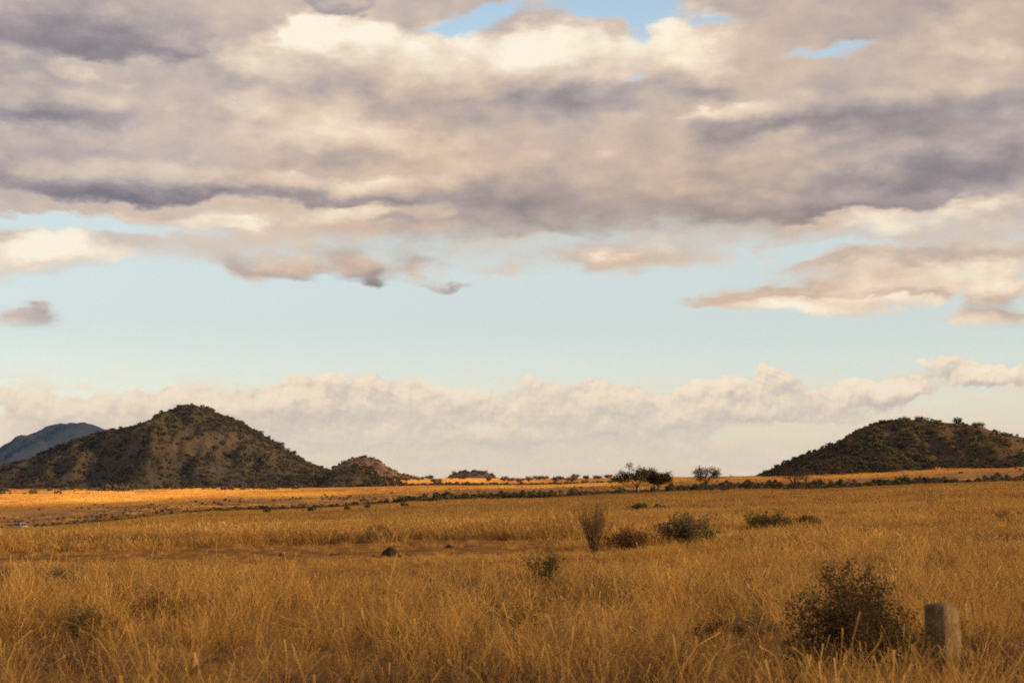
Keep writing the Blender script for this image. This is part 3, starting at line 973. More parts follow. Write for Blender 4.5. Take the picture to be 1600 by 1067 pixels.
def make_belts():
    r = np.random.default_rng(23)

    def band(n, x0, x1, d0, d1, keep=None):
        px, d = r.uniform(x0, x1, n), r.uniform(0, 1, n)
        d = d0(px) + d * (d1(px) - d0(px)) if callable(d0) else d0 + d * (d1 - d0)
        X = (px - 800) / FPX * d
        if keep is not None:
            k = keep(X, d, px) > r.uniform(0, 1, n)
            X, d = X[k], d[k]
        return np.stack([X, d, ground_z(X, d)], -1)
    keep_belt = lambda X, Y, px: np.clip(0.42 + 1.3 * vnoise(X / 22, Y / 12, 101, 4), 0, 1) * (np.abs(px - 34) > 24) * np.where(np.abs(px - 1012) < 36, 0.35, 1.0)
    e0 = lambda x: 452 + 8 * np.sin(x / 70) + 5 * np.sin(x / 23)
    e1 = lambda x: 490 + np.clip(x, 0, 1600) / 1600 * 70
    near = band(6600, 620, 1950, e0, e1, keep_belt)
    bush_scatter('bush_belt', near, 0.5, 2.4, r, BELT, 'long dark belt of bush at the far edge of the grass field', 'bushes', 0.1, 3)
    near = band(9000, -350, 640, e0, e1, keep_belt)
    bush_scatter('bush_belt', near, 0.3, 1.35, r, BELT, 'low thin end of the bush belt beyond the dirt track', 'bushes', 0.3, 3)
    far_ = band(1500, 560, 1010, 1880, 2230, lambda X, Y, px: np.clip(0.7 + 0.6 * vnoise(X / 60, Y / 60, 102, 3), 0, 1))
    bush_scatter('bush_belt', far_, 1.6, 4.6, r, BELT, 'thin dark belt of bush below the sunlit ridge', 'bushes', 0.12, 3)
    foot = np.vstack([band(420, 140, 470, 1560, 1760, lambda X, Y, px: np.clip(0.3 + 1.4 * vnoise(X / 40, Y / 60, 103, 3), 0, 1)),
                      band(70, -60, 160, 1450, 1700, lambda X, Y, px: np.clip(0.2 + 1.2 * vnoise(X / 30, Y / 60, 104, 3), 0, 1))])
    bush_scatter('foot_scrub', foot, 2.0, 6.0, r, BELT, 'dark thicket at the foot of the large notched hill', 'bushes', 0.1, 3)
    specks = np.vstack([band(4600, -300, 1000, 600, 940, lambda X, Y, px: np.clip(0.4 + 1.0 * vnoise(X / 50, Y / 50, 105, 3), 0, 1)),
                        band(170, 480, 1050, 1120, 1500, lambda X, Y, px: np.clip(0.35 + 1.0 * vnoise(X / 40, Y / 40, 106, 3), 0, 1)),
                        band(900, 980, 1900, 590, 1090, lambda X, Y, px: np.clip(0.3 + 0.9 * vnoise(X / 40, Y / 40, 107, 3), 0, 1)),
                        band(50, 100, 500, 1150, 1500)])
    bush_scatter('low_scrub', specks, 0.3, 1.2, r, BELT, 'low scrub dotted over the plain beyond the bush belt', 'scrub', 0.75, 3)


make_belts()


# ------------------------------------------------------------------ grass
def grass_material():
    m, g = material('dry_grass_blades')
    geo = g.node('ShaderNodeNewGeometry')
    pos = geo.outputs['Position']
    c = grass_colour(g, pos)
    isl = geo.outputs['Random Per Island']
    inst = g.node('ShaderNodeObjectInfo').outputs['Random']
    c = g.mix(g.smooth(isl, 0.6, 0.9, 0.0, 0.9), c, (0.74, 0.46, 0.16, 1))
    c = g.mix(g.smooth(isl, 0.0, 0.35, 0.9, 0.0), c, (0.20, 0.085, 0.026, 1))
    c = g.mix(g.smooth(inst, 0.82, 1.0, 0.0, 0.55), c, (0.20, 0.115, 0.05, 1))
    return finish(m, g, leafy(g, c, 0.38))


M_GRASS = grass_material()


def tuft(r, n, radius, h, width, droop, mat, seg=3, seeds=0.25):
    a = r.uniform(0, 6.283, n)
    rad = radius * np.sqrt(r.uniform(0, 1, n))
    base = np.stack([rad * np.cos(a), rad * np.sin(a), np.full(n, -0.02)], -1)
    out = a + r.normal(0, 0.9, n)
    hh = h * r.uniform(0.45, 1.15, n)
    lean = r.uniform(0.05, 0.45, n) * hh
    curve = droop * r.uniform(0.2, 1.2, n) * hh
    dirv = np.stack([np.cos(out), np.sin(out), np.zeros(n)], -1)
    side = np.stack([-np.sin(out + r.normal(0, 1.2, n)), np.cos(out + r.normal(0, 1.2, n)), np.zeros(n)], -1)
    side /= np.linalg.norm(side, axis=1)[:, None]
    kink = r.normal(0, 0.06, (n, seg + 1, 3)) * hh[:, None, None]
    kink[:, 0] = 0
    V, F = [], []
    w = width * r.uniform(0.6, 1.4, n)
    rows = []
    for s in range(seg + 1):
        t = s / seg
        p = base + dirv * (lean * t + curve * t ** 2.5)[:, None]
        p[:, 2] += hh * (t - 0.35 * droop * t ** 3)
        p += kink[:, s] * t
        ww = w * (1 - 0.75 * t)
        if s == seg:
            ww = w * np.where(r.uniform(0, 1, n) < seeds, 1.3, 0.15)
        rows.append((p - side * ww[:, None] * 0.5, p + side * ww[:, None] * 0.5))
    V = np.stack([q for row in rows for q in row], 1).reshape(-1, 3)
    b = np.arange(n) * 2 * (seg + 1)
    for s in range(seg):
        F.append(np.stack([b + 2 * s, b + 2 * s + 1, b + 2 * s + 3, b + 2 * s + 2], -1))
    return mesh_np('tuft', V, np.vstack(F), [mat])


def weed_material(name, a, b):
    m, g = material(name)
    geo = g.node('ShaderNodeNewGeometry')
    c = g.mix(geo.outputs['Random Per Island'], (*a, 1), (*b, 1))
    return finish(m, g, leafy(g, c, 0.3))


def make_grass():
    r = np.random.default_rng(41)
    M_WEED = weed_material('withered_weeds', (0.075, 0.048, 0.026), (0.21, 0.13, 0.07))
    M_DEAD = weed_material('grey_dead_grass', (0.20, 0.13, 0.075), (0.46, 0.32, 0.19))
    near = ([tuft(r, 34, 0.12, 0.52, 0.0075, dr, M_GRASS, 4) for dr in (0.25, 0.45, 0.7, 0.35)] + [tuft(r, 14, 0.10, 0.70, 0.008, 0.2, M_GRASS, 4, 0.7), tuft(r, 40, 0.2, 0.30, 0.008, 0.9, M_GRASS, 3)]
            + [tuft(r, 60, 0.22, 0.34, 0.008, 1.0, M_WEED, 4), tuft(r, 26, 0.16, 0.5, 0.006, 0.5, M_WEED, 4), tuft(r, 44, 0.3, 0.26, 0.009, 1.3, M_DEAD, 4)])
    mid = [tuft(r, 70, 0.40, 0.50, 0.014, dr, M_GRASS, 3) for dr in (0.25, 0.5, 0.35, 0.6)] + [tuft(r, 60, 0.35, 0.42, 0.014, 0.8, M_WEED, 3)]
    far_ = [tuft(r, 90, 1.3, 0.55, 0.04, dr, M_GRASS, 2, 0.0) for dr in (0.25, 0.4, 0.3)] + [tuft(r, 60, 1.0, 0.5, 0.04, 0.6, M_WEED, 2, 0.0)]
    plain = [tuft(r, 130, 4.5, 0.75, 0.16, dr, M_PLAIN, 2, 0.0) for dr in (0.25, 0.4, 0.3)]

    def sow(d0, d1, dens, half=0.42):
        area = half * (d1 * d1 - d0 * d0)
        n = int(area * dens)
        d = np.sqrt(r.uniform(d0 * d0, d1 * d1, n))
        X = d * r.uniform(-half, half, n)
        return X, d

    def place(name, protos, X, Y, hs, label, tilt=0.12, weeds=0, weed_share=0.0):
        b = bare_soil(X, Y)
        clump = vnoise(X / 2.6, Y / 2.6, 111, 3)
        drift = vnoise(X / 17, Y / 17, 112, 3)
        dens = np.clip(0.76 + 0.7 * clump + 0.4 * drift, 0.2, 1)
        track = (b > 0.3) & (r.uniform(0, 1, len(X)) < 0.10 + 0.12 * (drift > 0.1))
        k = ((b < r.uniform(0.15, 0.6, len(X))) & (r.uniform(0, 1, len(X)) < dens)) | track
        X, Y, clump, drift, b = X[k], Y[k], clump[k], drift[k], b[k]
        n = len(X)
        s = hs * r.uniform(0.7, 1.25, n) * (1 + 0.30 * clump) * (1 + 0.25 * vnoise(X / 26, Y / 26, 114, 2))
        s *= np.where(b > 0.35, 0.35, 1.0)
        front = np.clip((Y - 34) / 12, 0, 1) * np.clip((62 - Y) / 3, 0, 1) * np.clip((11 - X) / 8, 0, 1)
        s *= 1 - 0.68 * front
        tall = np.clip((Y - 76) / 3, 0, 1) * np.clip((120 - Y) / 20, 0, 1)
        s *= 1 + 0.25 * tall
        s = np.maximum(s, 0.15)
        sxy = np.maximum(s * r.uniform(0.9, 1.3, n), 0.6)
        rot = np.stack([r.normal(0, tilt, n), r.normal(0, tilt, n), r.uniform(0, 6.283, n)], -1)
        ng = len(protos) - weeds
        idx = r.integers(0, ng, n)
        if weeds:
            w_ = np.clip(weed_share * (0.5 + 2.6 * np.clip(vnoise(X / 4.5, Y / 4.5, 117, 3) + 0.15, 0, 1)), 0, 0.9)
            idx = np.where(r.uniform(0, 1, n) < w_, r.integers(ng, ng + weeds, n), idx)
        scatter(name, protos, np.stack([X, Y, ground_z(X, Y)], -1), rot, np.stack([sxy, sxy, s], -1), idx, label, 'grass')
    X, Y = sow(7, 48, 11.5)
    place('dry_grass', near, X, Y, 1.0, 'tall golden grass of the near foreground', 0.18, 3, 0.24)
    X, Y = sow(48, 150, 3.8)
    place('dry_grass', mid, X, Y, 1.0, 'golden grass of the middle field beyond the dirt track', 0.12, 1, 0.10)
    X, Y = sow(150, 470, 0.6)
    place('dry_grass', far_, X, Y, 1.05, 'golden grass at the far side of the field', 0.06, 1, 0.08)
    X, Y = np.concatenate([np.stack(sow(560, 1900, 0.018, 0.40), 0), np.stack(sow(2150, 2750, 0.010, 0.20), 0)], 1)
    lim = 930 - 0.04 * (800 + X / Y * FPX - 300) + 90 * vnoise(X / 120, Y / 120, 131, 4)
    k = (vnoise(X / 45, Y / 80, 118, 4) > -0.35) & ((Y > lim - 60) | (r.uniform(0, 1, len(X)) < 0.18))
    place('plain_grass', plain, X[k], Y[k], 1.0, 'pale yellow grass of the open plain beyond the bush belt', 0.05)


def plain_material():
    m, g = material('pale_plain_grass')
    geo = g.node('ShaderNodeNewGeometry')
    n = g.noise(geo.outputs['Position'], 0.012, 4, 0.6)
    c = g.ramp(n, [(0.35, (0.42, 0.20, 0.07)), (0.5, (0.64, 0.37, 0.092)), (0.65, (0.70, 0.44, 0.11))])  # albedo lightened so the sunlit strip looks brighter
    c = g.mix(g.smooth(geo.outputs['Random Per Island'], 0.0, 0.3, 0.6, 0.0), c, (0.30, 0.14, 0.05, 1))
    return finish(m, g, leafy(g, c, 0.3))


M_PLAIN = plain_material()
make_grass()


# ------------------------------------------------------------------ woody plants
def tubes(paths, sides=4):
    V, F, off = [], [], 0
    ang = np.arange(sides) * 2 * math.pi / sides
    for pts, rad in paths:
        pts = np.asarray(pts, float)
        k = len(pts)
        tang = np.gradient(pts, axis=0)
        tang /= np.linalg.norm(tang, axis=1)[:, None] + 1e-9
        ref = np.array([0.31, 0.87, 0.12]) if abs(tang[0][2]) > 0.7 else np.array([0.1, 0.05, 1.0])
        a = np.cross(tang, ref)
        a /= np.linalg.norm(a, axis=1)[:, None] + 1e-9
        b = np.cross(tang, a)
        ring = pts[:, None, :] + np.asarray(rad)[:, None, None] * (np.cos(ang)[None, :, None] * a[:, None, :] + np.sin(ang)[None, :, None] * b[:, None, :])
        V.append(ring.reshape(-1, 3))
        i = (np.arange(k - 1)[:, None] * sides + np.arange(sides)[None, :])
        j = (np.arange(k - 1)[:, None] * sides + (np.arange(sides)[None, :] + 1) % sides)
        F.append(off + np.stack([i, j, j + sides, i + sides], -1).reshape(-1, 4))
        off += k * sides
    return np.vstack(V), np.vstack(F)


def branch(r, p, d, length, rad, level, cfg, paths, tips):
    k = 5
    pts, q, dd = [np.array(p)], np.array(p, float), np.array(d, float)
    for s in range(k - 1):
        dd = dd + r.normal(0, cfg['wander'], 3) + np.array([0, 0, cfg['up'][level]])
        dd /= np.linalg.norm(dd)
        q = q + dd * length / (k - 1)
        pts.append(q.copy())
    rads = np.linspace(rad, rad * 0.55, k)
    paths.append((np.array(pts), rads))
    if level + 1 >= cfg['levels']:
        tips.extend(pts[2:])
        return
    n = cfg['kids'][level]
    for c in range(n):
        t = r.uniform(cfg['from'][level], 1.0) * (k - 1) if c < n - 1 else k - 1
        i = min(int(t), k - 2)
        base = pts[i] + (pts[i + 1] - pts[i]) * (t - i)
        side = r.normal(size=3)
        side -= dd * side.dot(dd)
        side /= np.linalg.norm(side) + 1e-9
        nd = dd * math.cos(cfg['spread'][level]) + side * math.sin(cfg['spread'][level])
        branch(r, base, nd, length * cfg['shrink'][level] * r.uniform(0.7, 1.2), rads[i] * 0.62, level + 1, cfg, paths, tips)


def bark_material(name, c0, c1):
    m, g = material(name)
    pos = g.node('ShaderNodeNewGeometry').outputs['Position']
    n = g.noise(g.v('MULTIPLY', pos, (1, 1, 0.35)), 14, 4, 0.6)
    return finish(m, g, bsdf(g, g.mix(n, (*c0, 1), (*c1, 1)), 0.9, 0.1))


M_BARK = bark_material('dark_bark', (0.05, 0.032, 0.022), (0.12, 0.08, 0.052))
M_TWIG = bark_material('grey_twigs', (0.10, 0.065, 0.04), (0.21, 0.14, 0.085))
M_TWIG_D = bark_material('dark_twigs', (0.065, 0.042, 0.025), (0.15, 0.098, 0.058))
M_L_GREY = leaf_material('grey_green_leaves', (0.115, 0.097, 0.058), (0.24, 0.185, 0.105), 0.3, 1.5)
M_L_OLIVE = leaf_material('olive_leaves', (0.090, 0.078, 0.028), (0.19, 0.145, 0.052), 0.35, 1.5)
M_L_GREEN = leaf_material('fresh_green_leaves', (0.07, 0.10, 0.022), (0.13, 0.15, 0.04), 0.4, 2.0)
M_L_BROWN = leaf_material('dry_brown_leaves', (0.10, 0.058, 0.026), (0.22, 0.125, 0.055), 0.3, 1.5)
M_L_DUSK = leaf_material('dusky_brown_leaves', (0.070, 0.050, 0.030), (0.17, 0.115, 0.062), 0.3, 2.5)
M_L_ACACIA = leaf_material('acacia_leaves', (0.060, 0.048, 0.026), (0.14, 0.100, 0.048), 0.3, 0.3)
M_L_LIME = leaf_material('yellow_green_leaves', (0.14, 0.15, 0.03), (0.22, 0.21, 0.05), 0.35, 0.3)


def thing(name, loc, label, cat, group=None):
    e = bpy.data.objects.new(name, None)
    COL.objects.link(e)
    e.empty_display_size = 0.3
    e.location = loc
    return tag(e, label, cat, group)


def shrub(name, px, d, w, h, label, seed, leaf=None, stems=9, kids=(4, 4), leaf_n=1400, leaf_s=0.02, twig=M_TWIG_D, up=(0.05, 0.06, 0.05), spread=(0.5, 0.6), lean=0.5,
          rad=0.012, cat='shrub', group=None, wander=0.13, sink=0.04, leaf_r=0.05, leaf_low=0.0):
    r = np.random.default_rng(seed)
    loc = at(px, d)
    loc[2] -= sink
    e = thing(name, loc, label, cat, group)
    e.rotation_euler = (0, 0, r.uniform(0, 6.28))
    paths, tips = [], []
    cfg = dict(levels=3, kids=kids, up=up, spread=(*spread, 0.5), shrink=(0.62, 0.6), wander=wander)
    cfg['from'] = (0.25, 0.25)
    for s in range(stems):
        a = r.uniform(0, 6.283)
        l = r.uniform(0.15, 1.0) * lean
        dv = np.array([math.cos(a) * l, math.sin(a) * l, 1.0])
        dv /= np.linalg.norm(dv)
        b = np.array([math.cos(a), math.sin(a), 0]) * r.uniform(0, 0.12) * w
        branch(r, b, dv, h * 0.6 * r.uniform(0.75, 1.15), rad * r.uniform(0.7, 1.2), 0, cfg, paths, tips)
    V, F = tubes(paths, 4)
    T = np.array(tips)
    # grow the plant to its measured width and height
    ext = np.percentile(np.hypot(T[:, 0], T[:, 1]), 93)
    top = np.percentile(T[:, 2], 98)
    sc_ = np.array([w / 2 / ext, w / 2 / ext, h / top])
    V, T = V * sc_, T * sc_
    link('branches', mesh_np('branches', V, F, [twig]), e)
    if leaf is not None:
        T = T[T[:, 2] > leaf_low * h]
        c = T[r.integers(0, len(T), leaf_n)] + r.normal(0, leaf_r, (leaf_n, 3)) * np.array([w, w, h])
        c[:, 2] = np.maximum(c[:, 2], 0.02)
        v, f = leaf_quads(c, leaf_s, r, aspect=1.6)
        link('foliage', mesh_np('foliage', v, f, [leaf]), e)
    return e


def acacia(name, px, d, w, h, label, seed, crown_h, n_leaf, leaf_s, trunk_h, gaps, leaf=M_L_ACACIA, group=None, bare=False, base=None, bark=M_BARK, trunk_r=0.16, domed=True, fill=0.0):
    """flat- or dome-crowned thorn tree: forked trunk, spreading limbs, layered sprays"""
    r = np.random.default_rng(seed)
    loc = at(px, d) if base is None else np.array(base, float)
    loc[2] -= 0.1
    e = thing(name, loc, label, 'tree', group)
    paths, tips = [], []
    fork = np.array([r.normal(0, 0.1), r.normal(0, 0.1), trunk_h])
    mid = fork * 0.5 + np.array([r.normal(0, 0.08), r.normal(0, 0.08), 0])
    paths.append((np.array([[0, 0, 0], mid, fork]), np.array([trunk_r * 1.25, trunk_r, trunk_r * 0.9])))
    n_l = 7
    for k in range(n_l):
        a = k / n_l * 6.283 + r.normal(0, 0.25)
        rr = w / 2 * r.uniform(0.45, 0.92)
        end_h = h - crown_h * (0.42 + (0.55 * (2 * rr / w) ** 2 if domed else 0.1)) + r.normal(0, 0.14) * crown_h
        end = np.array([math.cos(a) * rr, math.sin(a) * rr, end_h])
        t = np.linspace(0, 1, 6)[:, None]
        curve = fork + (end - fork) * t + np.array([0, 0, 1]) * (0.18 * (h - trunk_h) * np.sin(t * math.pi)) + r.normal(0, 0.04 * w / 3, (6, 3)) * t
        paths.append((curve, np.linspace(trunk_r * 0.6, trunk_r * 0.22, 6)))
        for s in range(5):
            i = r.integers(2, 6)
            a2 = a + r.normal(0, 0.8)
            l2 = w * r.uniform(0.10, 0.24)
            e2 = curve[i] + np.array([math.cos(a2) * l2, math.sin(a2) * l2, crown_h * r.uniform(0.05, 0.42)])
            rmax = math.hypot(e2[0], e2[1]) / (w / 2)
            top = h - (crown_h * 0.62 * min(rmax, 1.0) ** 2.2 if domed else 0)
            e2[2] = min(e2[2], top)
            mid2 = (curve[i] + e2) / 2 + r.normal(0, 0.06, 3) * l2
            paths.append((np.array([curve[i], mid2, e2]), np.array([trunk_r * 0.22, trunk_r * 0.14, trunk_r * 0.07])))
            tips.append(e2)
            for q in range(3 if not bare else 7):
                e3 = e2 + np.array([r.normal(0, 0.09) * w, r.normal(0, 0.09) * w, crown_h * r.uniform(-0.18, 0.25 if not bare else 0.4)])
                paths.append((np.array([mid2 if q % 2 else e2, (mid2 + e3) / 2 + r.normal(0, 0.05, 3), e3]), np.array([trunk_r * 0.10, trunk_r * 0.07, trunk_r * 0.04])))
                tips.append(e3)
    V, F = tubes(paths[:1], 7)
    link('trunk', mesh_np('trunk', V, F, [bark]), e)
    V, F = tubes(paths[1:], 4)
    link('limbs', mesh_np('limbs', V, F, [bark]), e)
    T = np.array(tips)
    if n_leaf:
        keep = r.uniform(0, 1, len(T)) > gaps
        T = T[keep]
        c = T[r.integers(0, len(T), n_leaf)]
        c = c + r.normal(0, 1, (n_leaf, 3)) * np.array([0.055 * w, 0.055 * w, 0.085 * crown_h])
        c[:, 2] -= r.uniform(0, fill, n_leaf) * crown_h * np.clip(1.15 - np.hypot(c[:, 0], c[:, 1]) / (w / 2), 0.15, 1)
        v, f = leaf_quads(c, leaf_s, r, flat=0.3)
        link('crown', mesh_np('crown', v, f, [leaf]), e)
    return e


# the single trees at the far edge of the field
acacia('acacia_tree', 996, 432, 9.2, 9.0, 'tallest tree at the field edge, open airy crown in separate sprays', 5, 4.8, 5600, 0.14, 2.0, 0.3, fill=0.15)
acacia('acacia_tree', 1028, 436, 7.8, 6.5, 'dense umbrella-crowned tree touching its taller airy neighbour', 6, 3.8, 6500, 0.16, 1.8, 0.0, fill=0.42)
acacia('acacia_tree', 1105, 440, 7.4, 7.6, 'lone thin-leaved tree between the tree pair and the rounded hill', 8, 4.4, 2600, 0.13, 2.2, 0.3, fill=0.2)
acacia('bare_tree', 1242, 446, 8.0, 7.0, 'bare brown tree with low fork before the rounded hill', 9, 4.4, 500, 0.09, 1.4, 0.0, leaf=M_L_BROWN, bare=True, bark=M_BARK, trunk_r=0.24)


# trees strung along the sunlit ridge
ORD = ('first second third fourth fifth sixth seventh eighth ninth tenth eleventh twelfth thirteenth fourteenth fifteenth sixteenth seventeenth eighteenth nineteenth twentieth '
       'twenty-first twenty-second').split()


def ridge_trees():
    r = np.random.default_rng(77)
    xs = [592, 634, 655, 672, 682, 706, 722, 764, 788, 797, 812, 826, 842, 851, 868, 876, 893, 898, 916, 934, 951, 963]
    big = {655: 'wide flat-topped tree where the stony hill meets the ridge', 842: 'broadest crowned tree in the middle of the sunlit ridge',
           898: 'tallest flat-topped tree on the sunlit ridge', 963: 'ridge tree nearest the tall airy tree', 634: 'lone tree on the flank of the stony hill'}
    for k, x in enumerate(xs):
        d = r.uniform(2330, 2620)
        hh = r.uniform(7.0, 11.0) * (1.3 if x == 898 else 1)
        ww = r.uniform(8, 15) * (1.35 if x in (655, 842) else 1)
        acacia('ridge_tree', x, d, ww, hh, big.get(x, ORD[k] + ' flat-topped ridge tree counted from the stony hill'), 300 + k, hh * 0.72, 700, 0.6, hh * 0.22, 0.05, fill=0.8,
               leaf=M_L_BROWN if k % 3 else M_L_ACACIA, group='flat-topped trees along the sunlit ridge', trunk_r=0.3)


ridge_trees()


def crest_point(h, px, back=0.0):
    X, Y, Z = h['X'], h['Y'], h['Z']
    i = int(np.argmin(np.abs(800 + X[:, h['T'].shape[1] // 2] / Y[:, h['T'].shape[1] // 2] * FPX - px)))
    j = int(np.argmax((Z[i] - CAMH) / Y[i]))
    return np.array([X[i, j], Y[i, j], Z[i, j]])


def slope_point(h, px, py):
    X, Y, Z = h['X'], h['Y'], h['Z']
    i = int(np.argmin(np.abs(800 + X[:, 60] / Y[:, 60] * FPX - px)))
    e = (Z[i] - CAMH) / Y[i] * FPX
    j = int(np.argmin(np.abs(e[:int(np.argmax(e)) + 1] - (HORIZON - py) * 1.0)))
    return np.array([X[i, j], Y[i, j], Z[i, j]])


def hill_trees():
    R, B = HILLS['right'], HILLS['big']
    spec = [(1402, 4.5, 5, M_L_ACACIA, 'dark upright tree first on the crest of the rounded hill'), (1440, 5.0, 6.5, M_L_OLIVE, 'light olive tree on the top of the rounded hill'),
            (1462, 5.0, 6.0, M_L_ACACIA, 'round dark tree beside the olive one on the hill top'), (1526, 6.0, 5.5, M_L_OLIVE, 'tallest tree right on the crest of the rounded hill'),
            (1558, 5.0, 9.0, M_L_ACACIA, 'dense dark wide tree low on the crest of the rounded hill'), (1243, 4.0, 4, M_L_ACACIA, 'lowest tree on the shaded flank of the rounded hill')]
    for k, (x, hh, ww, lf, lab) in enumerate(spec):
        acacia('hill_tree', x, 0, ww, hh, lab, 500 + k, hh * 0.95, 900, 0.34, hh * 0.06, 0.0, fill=0.9, leaf=lf, group='trees on the rounded hill', base=crest_point(R, x) - np.array([0, 0, 0.7]), trunk_r=0.14)
    acacia('hill_tree', 1540, 0, 5.5, 4.5, 'bright yellow-green tree on the slope of the rounded hill', 520, 3.8, 700, 0.34, 0.6, 0.0, fill=0.7, leaf=M_L_LIME, group='trees on the rounded hill',
           base=slope_point(R, 1540, 690), trunk_r=0.14)
    for k, x in enumerate((376, 424, 431, 447, 470, 262)):
        hh = (6.5, 7.5, 6, 5.5, 5, 5)[k]
        acacia('hill_tree', x, 0, hh * 1.2, hh, ('tree on the right shoulder of the big hill', 'taller of two trees on the falling ridge of the big hill', 'shorter of two trees on the falling ridge of the big hill',
               'tree halfway down the falling ridge of the big hill', 'lowest tree on the falling ridge of the big hill', 'tree below the notched summit of the big hill')[k], 540 + k, hh * 0.75, 400, 0.5, hh * 0.2, 0.05, fill=0.6,
               group='trees on the big hill', base=crest_point(B, x), trunk_r=0.2)


hill_trees()

# shrubs of the foreground, each as it stands in the grass
shrub('shrub', 1334, 17.0, 1.36, 1.08, 'biggest foreground shrub, dense dark brown twigs beside the concrete post', 201, M_L_DUSK, 22, (8, 7), 24000, 0.010, M_TWIG_D, (0.0, 0.03, 0.02), (0.6, 0.75), 1.1, 0.010, wander=0.2, leaf_r=0.03, leaf_low=0.03)
shrub('leafy_twig', 1438, 16.6, 0.62, 0.62, 'thin twigs with bright green leaves in front of the concrete post', 202, M_L_GREEN, 6, (3, 3), 80, 0.017, M_TWIG, lean=0.9, rad=0.006)
shrub('shrub', 1062, 62, 2.1, 1.25, 'grey-green bush, larger and left of the two in mid field', 203, M_L_GREY, 20, (5, 5), 3000, 0.03, M_TWIG_D, lean=0.8, rad=0.02, leaf_low=0.1)
shrub('shrub', 1100, 64, 1.3, 0.85, 'small grey-green bush hugging the larger one in mid field', 204, M_L_GREY, 12, (5, 4), 2200, 0.032, M_TWIG_D, lean=0.7, rad=0.015)
shrub('shrub', 1205, 78, 2.7, 1.15, 'olive leafy bush, wide and low, in the field below the bare tree', 205, M_L_OLIVE, 20, (5, 5), 2600, 0.034, M_TWIG_D, lean=0.8, rad=0.02)
shrub('shrub', 1258, 80, 1.5, 0.95, 'small olive bush next to the wide olive one', 206, M_L_OLIVE, 12, (5, 4), 2000, 0.036, M_TWIG_D, lean=0.7, rad=0.015)
shrub('dry_stalks', 930, 56, 1.35, 2.2, 'tall fan of bare upright stalks rising above the field line', 207, None, 32, (4, 4), 0, 0.0, M_TWIG_D, (0.06, 0.10, 0.10), (0.28, 0.3), 0.5, 0.017, wander=0.09)
shrub('shrub', 848, 33.5, 0.85, 0.95, 'dark shrub with thin upright twigs in mid foreground', 208, M_L_OLIVE, 14, (5, 4), 1500, 0.014, M_TWIG_D, (0.05, 0.1, 0.1), (0.4, 0.4), 0.6, 0.008)
shrub('bare_sapling', 926, 26.8, 0.35, 0.86, 'single thin bare sapling leaning below the tall stalks', 209, None, 2, (2, 2), 0, 0, M_TWIG_D, (0.1, 0.1, 0.1), (0.3, 0.4), 0.3, 0.009)
shrub('shrub', 800, 21, 0.9, 0.55, 'low olive shrub with small leaves in the near grass', 210, M_L_OLIVE, 16, (5, 4), 2300, 0.010, M_TWIG, lean=0.9, rad=0.006)
shrub('shrub', 95, 32, 0.75, 0.55, 'small dark shrub, upper of two near the edge of the grass', 211, M_L_GREY, 12, (5, 4), 1300, 0.014, M_TWIG_D, lean=0.9, rad=0.007)
shrub('shrub', 125, 20, 0.62, 0.55, 'small olive shrub, nearest on the open side of the grass', 212, M_L_OLIVE, 14, (5, 4), 1500, 0.010, M_TWIG_D, lean=0.9, rad=0.006)
shrub('shrub', 250, 24, 1.0, 0.45, 'low wide dry brown shrub sunk in the near grass', 213, M_L_BROWN, 14, (5, 4), 1500, 0.011, M_TWIG_D, lean=1.2, rad=0.006)
shrub('shrub', 2, 36, 0.65, 0.5, 'dark shrub cut by the edge of the picture', 214, M_L_GREY, 12, (5, 4), 1200, 0.014, M_TWIG_D, lean=0.9, rad=0.007)
shrub('bare_twigs', 265, 37, 0.75, 0.95, 'bare reddish twigs standing above the grass before the track', 215, None, 9, (3, 3), 0, 0, M_TWIG, (0.05, 0.1, 0.1), (0.4, 0.45), 0.7, 0.008)
shrub('bare_twigs', 490, 92, 1.0, 1.6, 'curved bare twigs in the grass behind the dirt track', 216, None, 5, (3, 3), 0, 0, M_TWIG_D, (0.02, 0.05, 0.05), (0.4, 0.5), 0.7, 0.014)
shrub('bare_twigs', 546, 94, 0.7, 1.4, 'straighter thin bare twigs in the grass behind the dirt track', 217, None, 3, (3, 2), 0, 0, M_TWIG_D, (0.08, 0.1, 0.1), (0.35, 0.4), 0.4, 0.012)
shrub('shrub', 985, 58, 1.7, 0.85, 'rounded brown dry bush between the tall stalks and grey-green bush', 218, M_L_BROWN, 20, (5, 4), 2200, 0.026, M_TWIG_D, lean=0.9, rad=0.012)
shrub('shrub', 1355, 66, 0.9, 0.75, 'small grey dry bush alone in the field past the olive bushes', 219, M_L_GREY, 12, (5, 4), 1200, 0.025, M_TWIG, lean=0.7, rad=0.010)
shrub('bare_twigs', 1460, 118, 3.0, 2.2, 'wide-spread bare shrub below the rounded hill', 220, None, 7, (4, 4), 0, 0, M_TWIG, (0.02, 0.03, 0.03), (0.5, 0.55), 0.9, 0.018)
shrub('shrub', 1575, 84, 1.5, 0.8, 'sparse green bush at the far edge of the picture in the field', 221, M_L_OLIVE, 9, (4, 4), 420, 0.03, M_TWIG, lean=0.8, rad=0.014)
shrub('leafy_twig', 1276, 24, 0.55, 0.8, 'thin plant with a few dark green leaves behind the biggest shrub', 222, M_L_GREEN, 5, (3, 3), 90, 0.018, M_TWIG, lean=0.6, rad=0.006)
shrub('shrub', 1112, 20.6, 0.6, 0.4, 'dark low shrub deep in the near grass', 223, M_L_BROWN, 14, (5, 4), 1300, 0.010, M_TWIG_D, lean=1.0, rad=0.006)
shrub('shrub', 1185, 21.5, 0.8, 0.45, 'wider dark low shrub deep in the near grass', 224, M_L_GREY, 14, (5, 4), 1300, 0.010, M_TWIG_D, lean=1.0, rad=0.006)
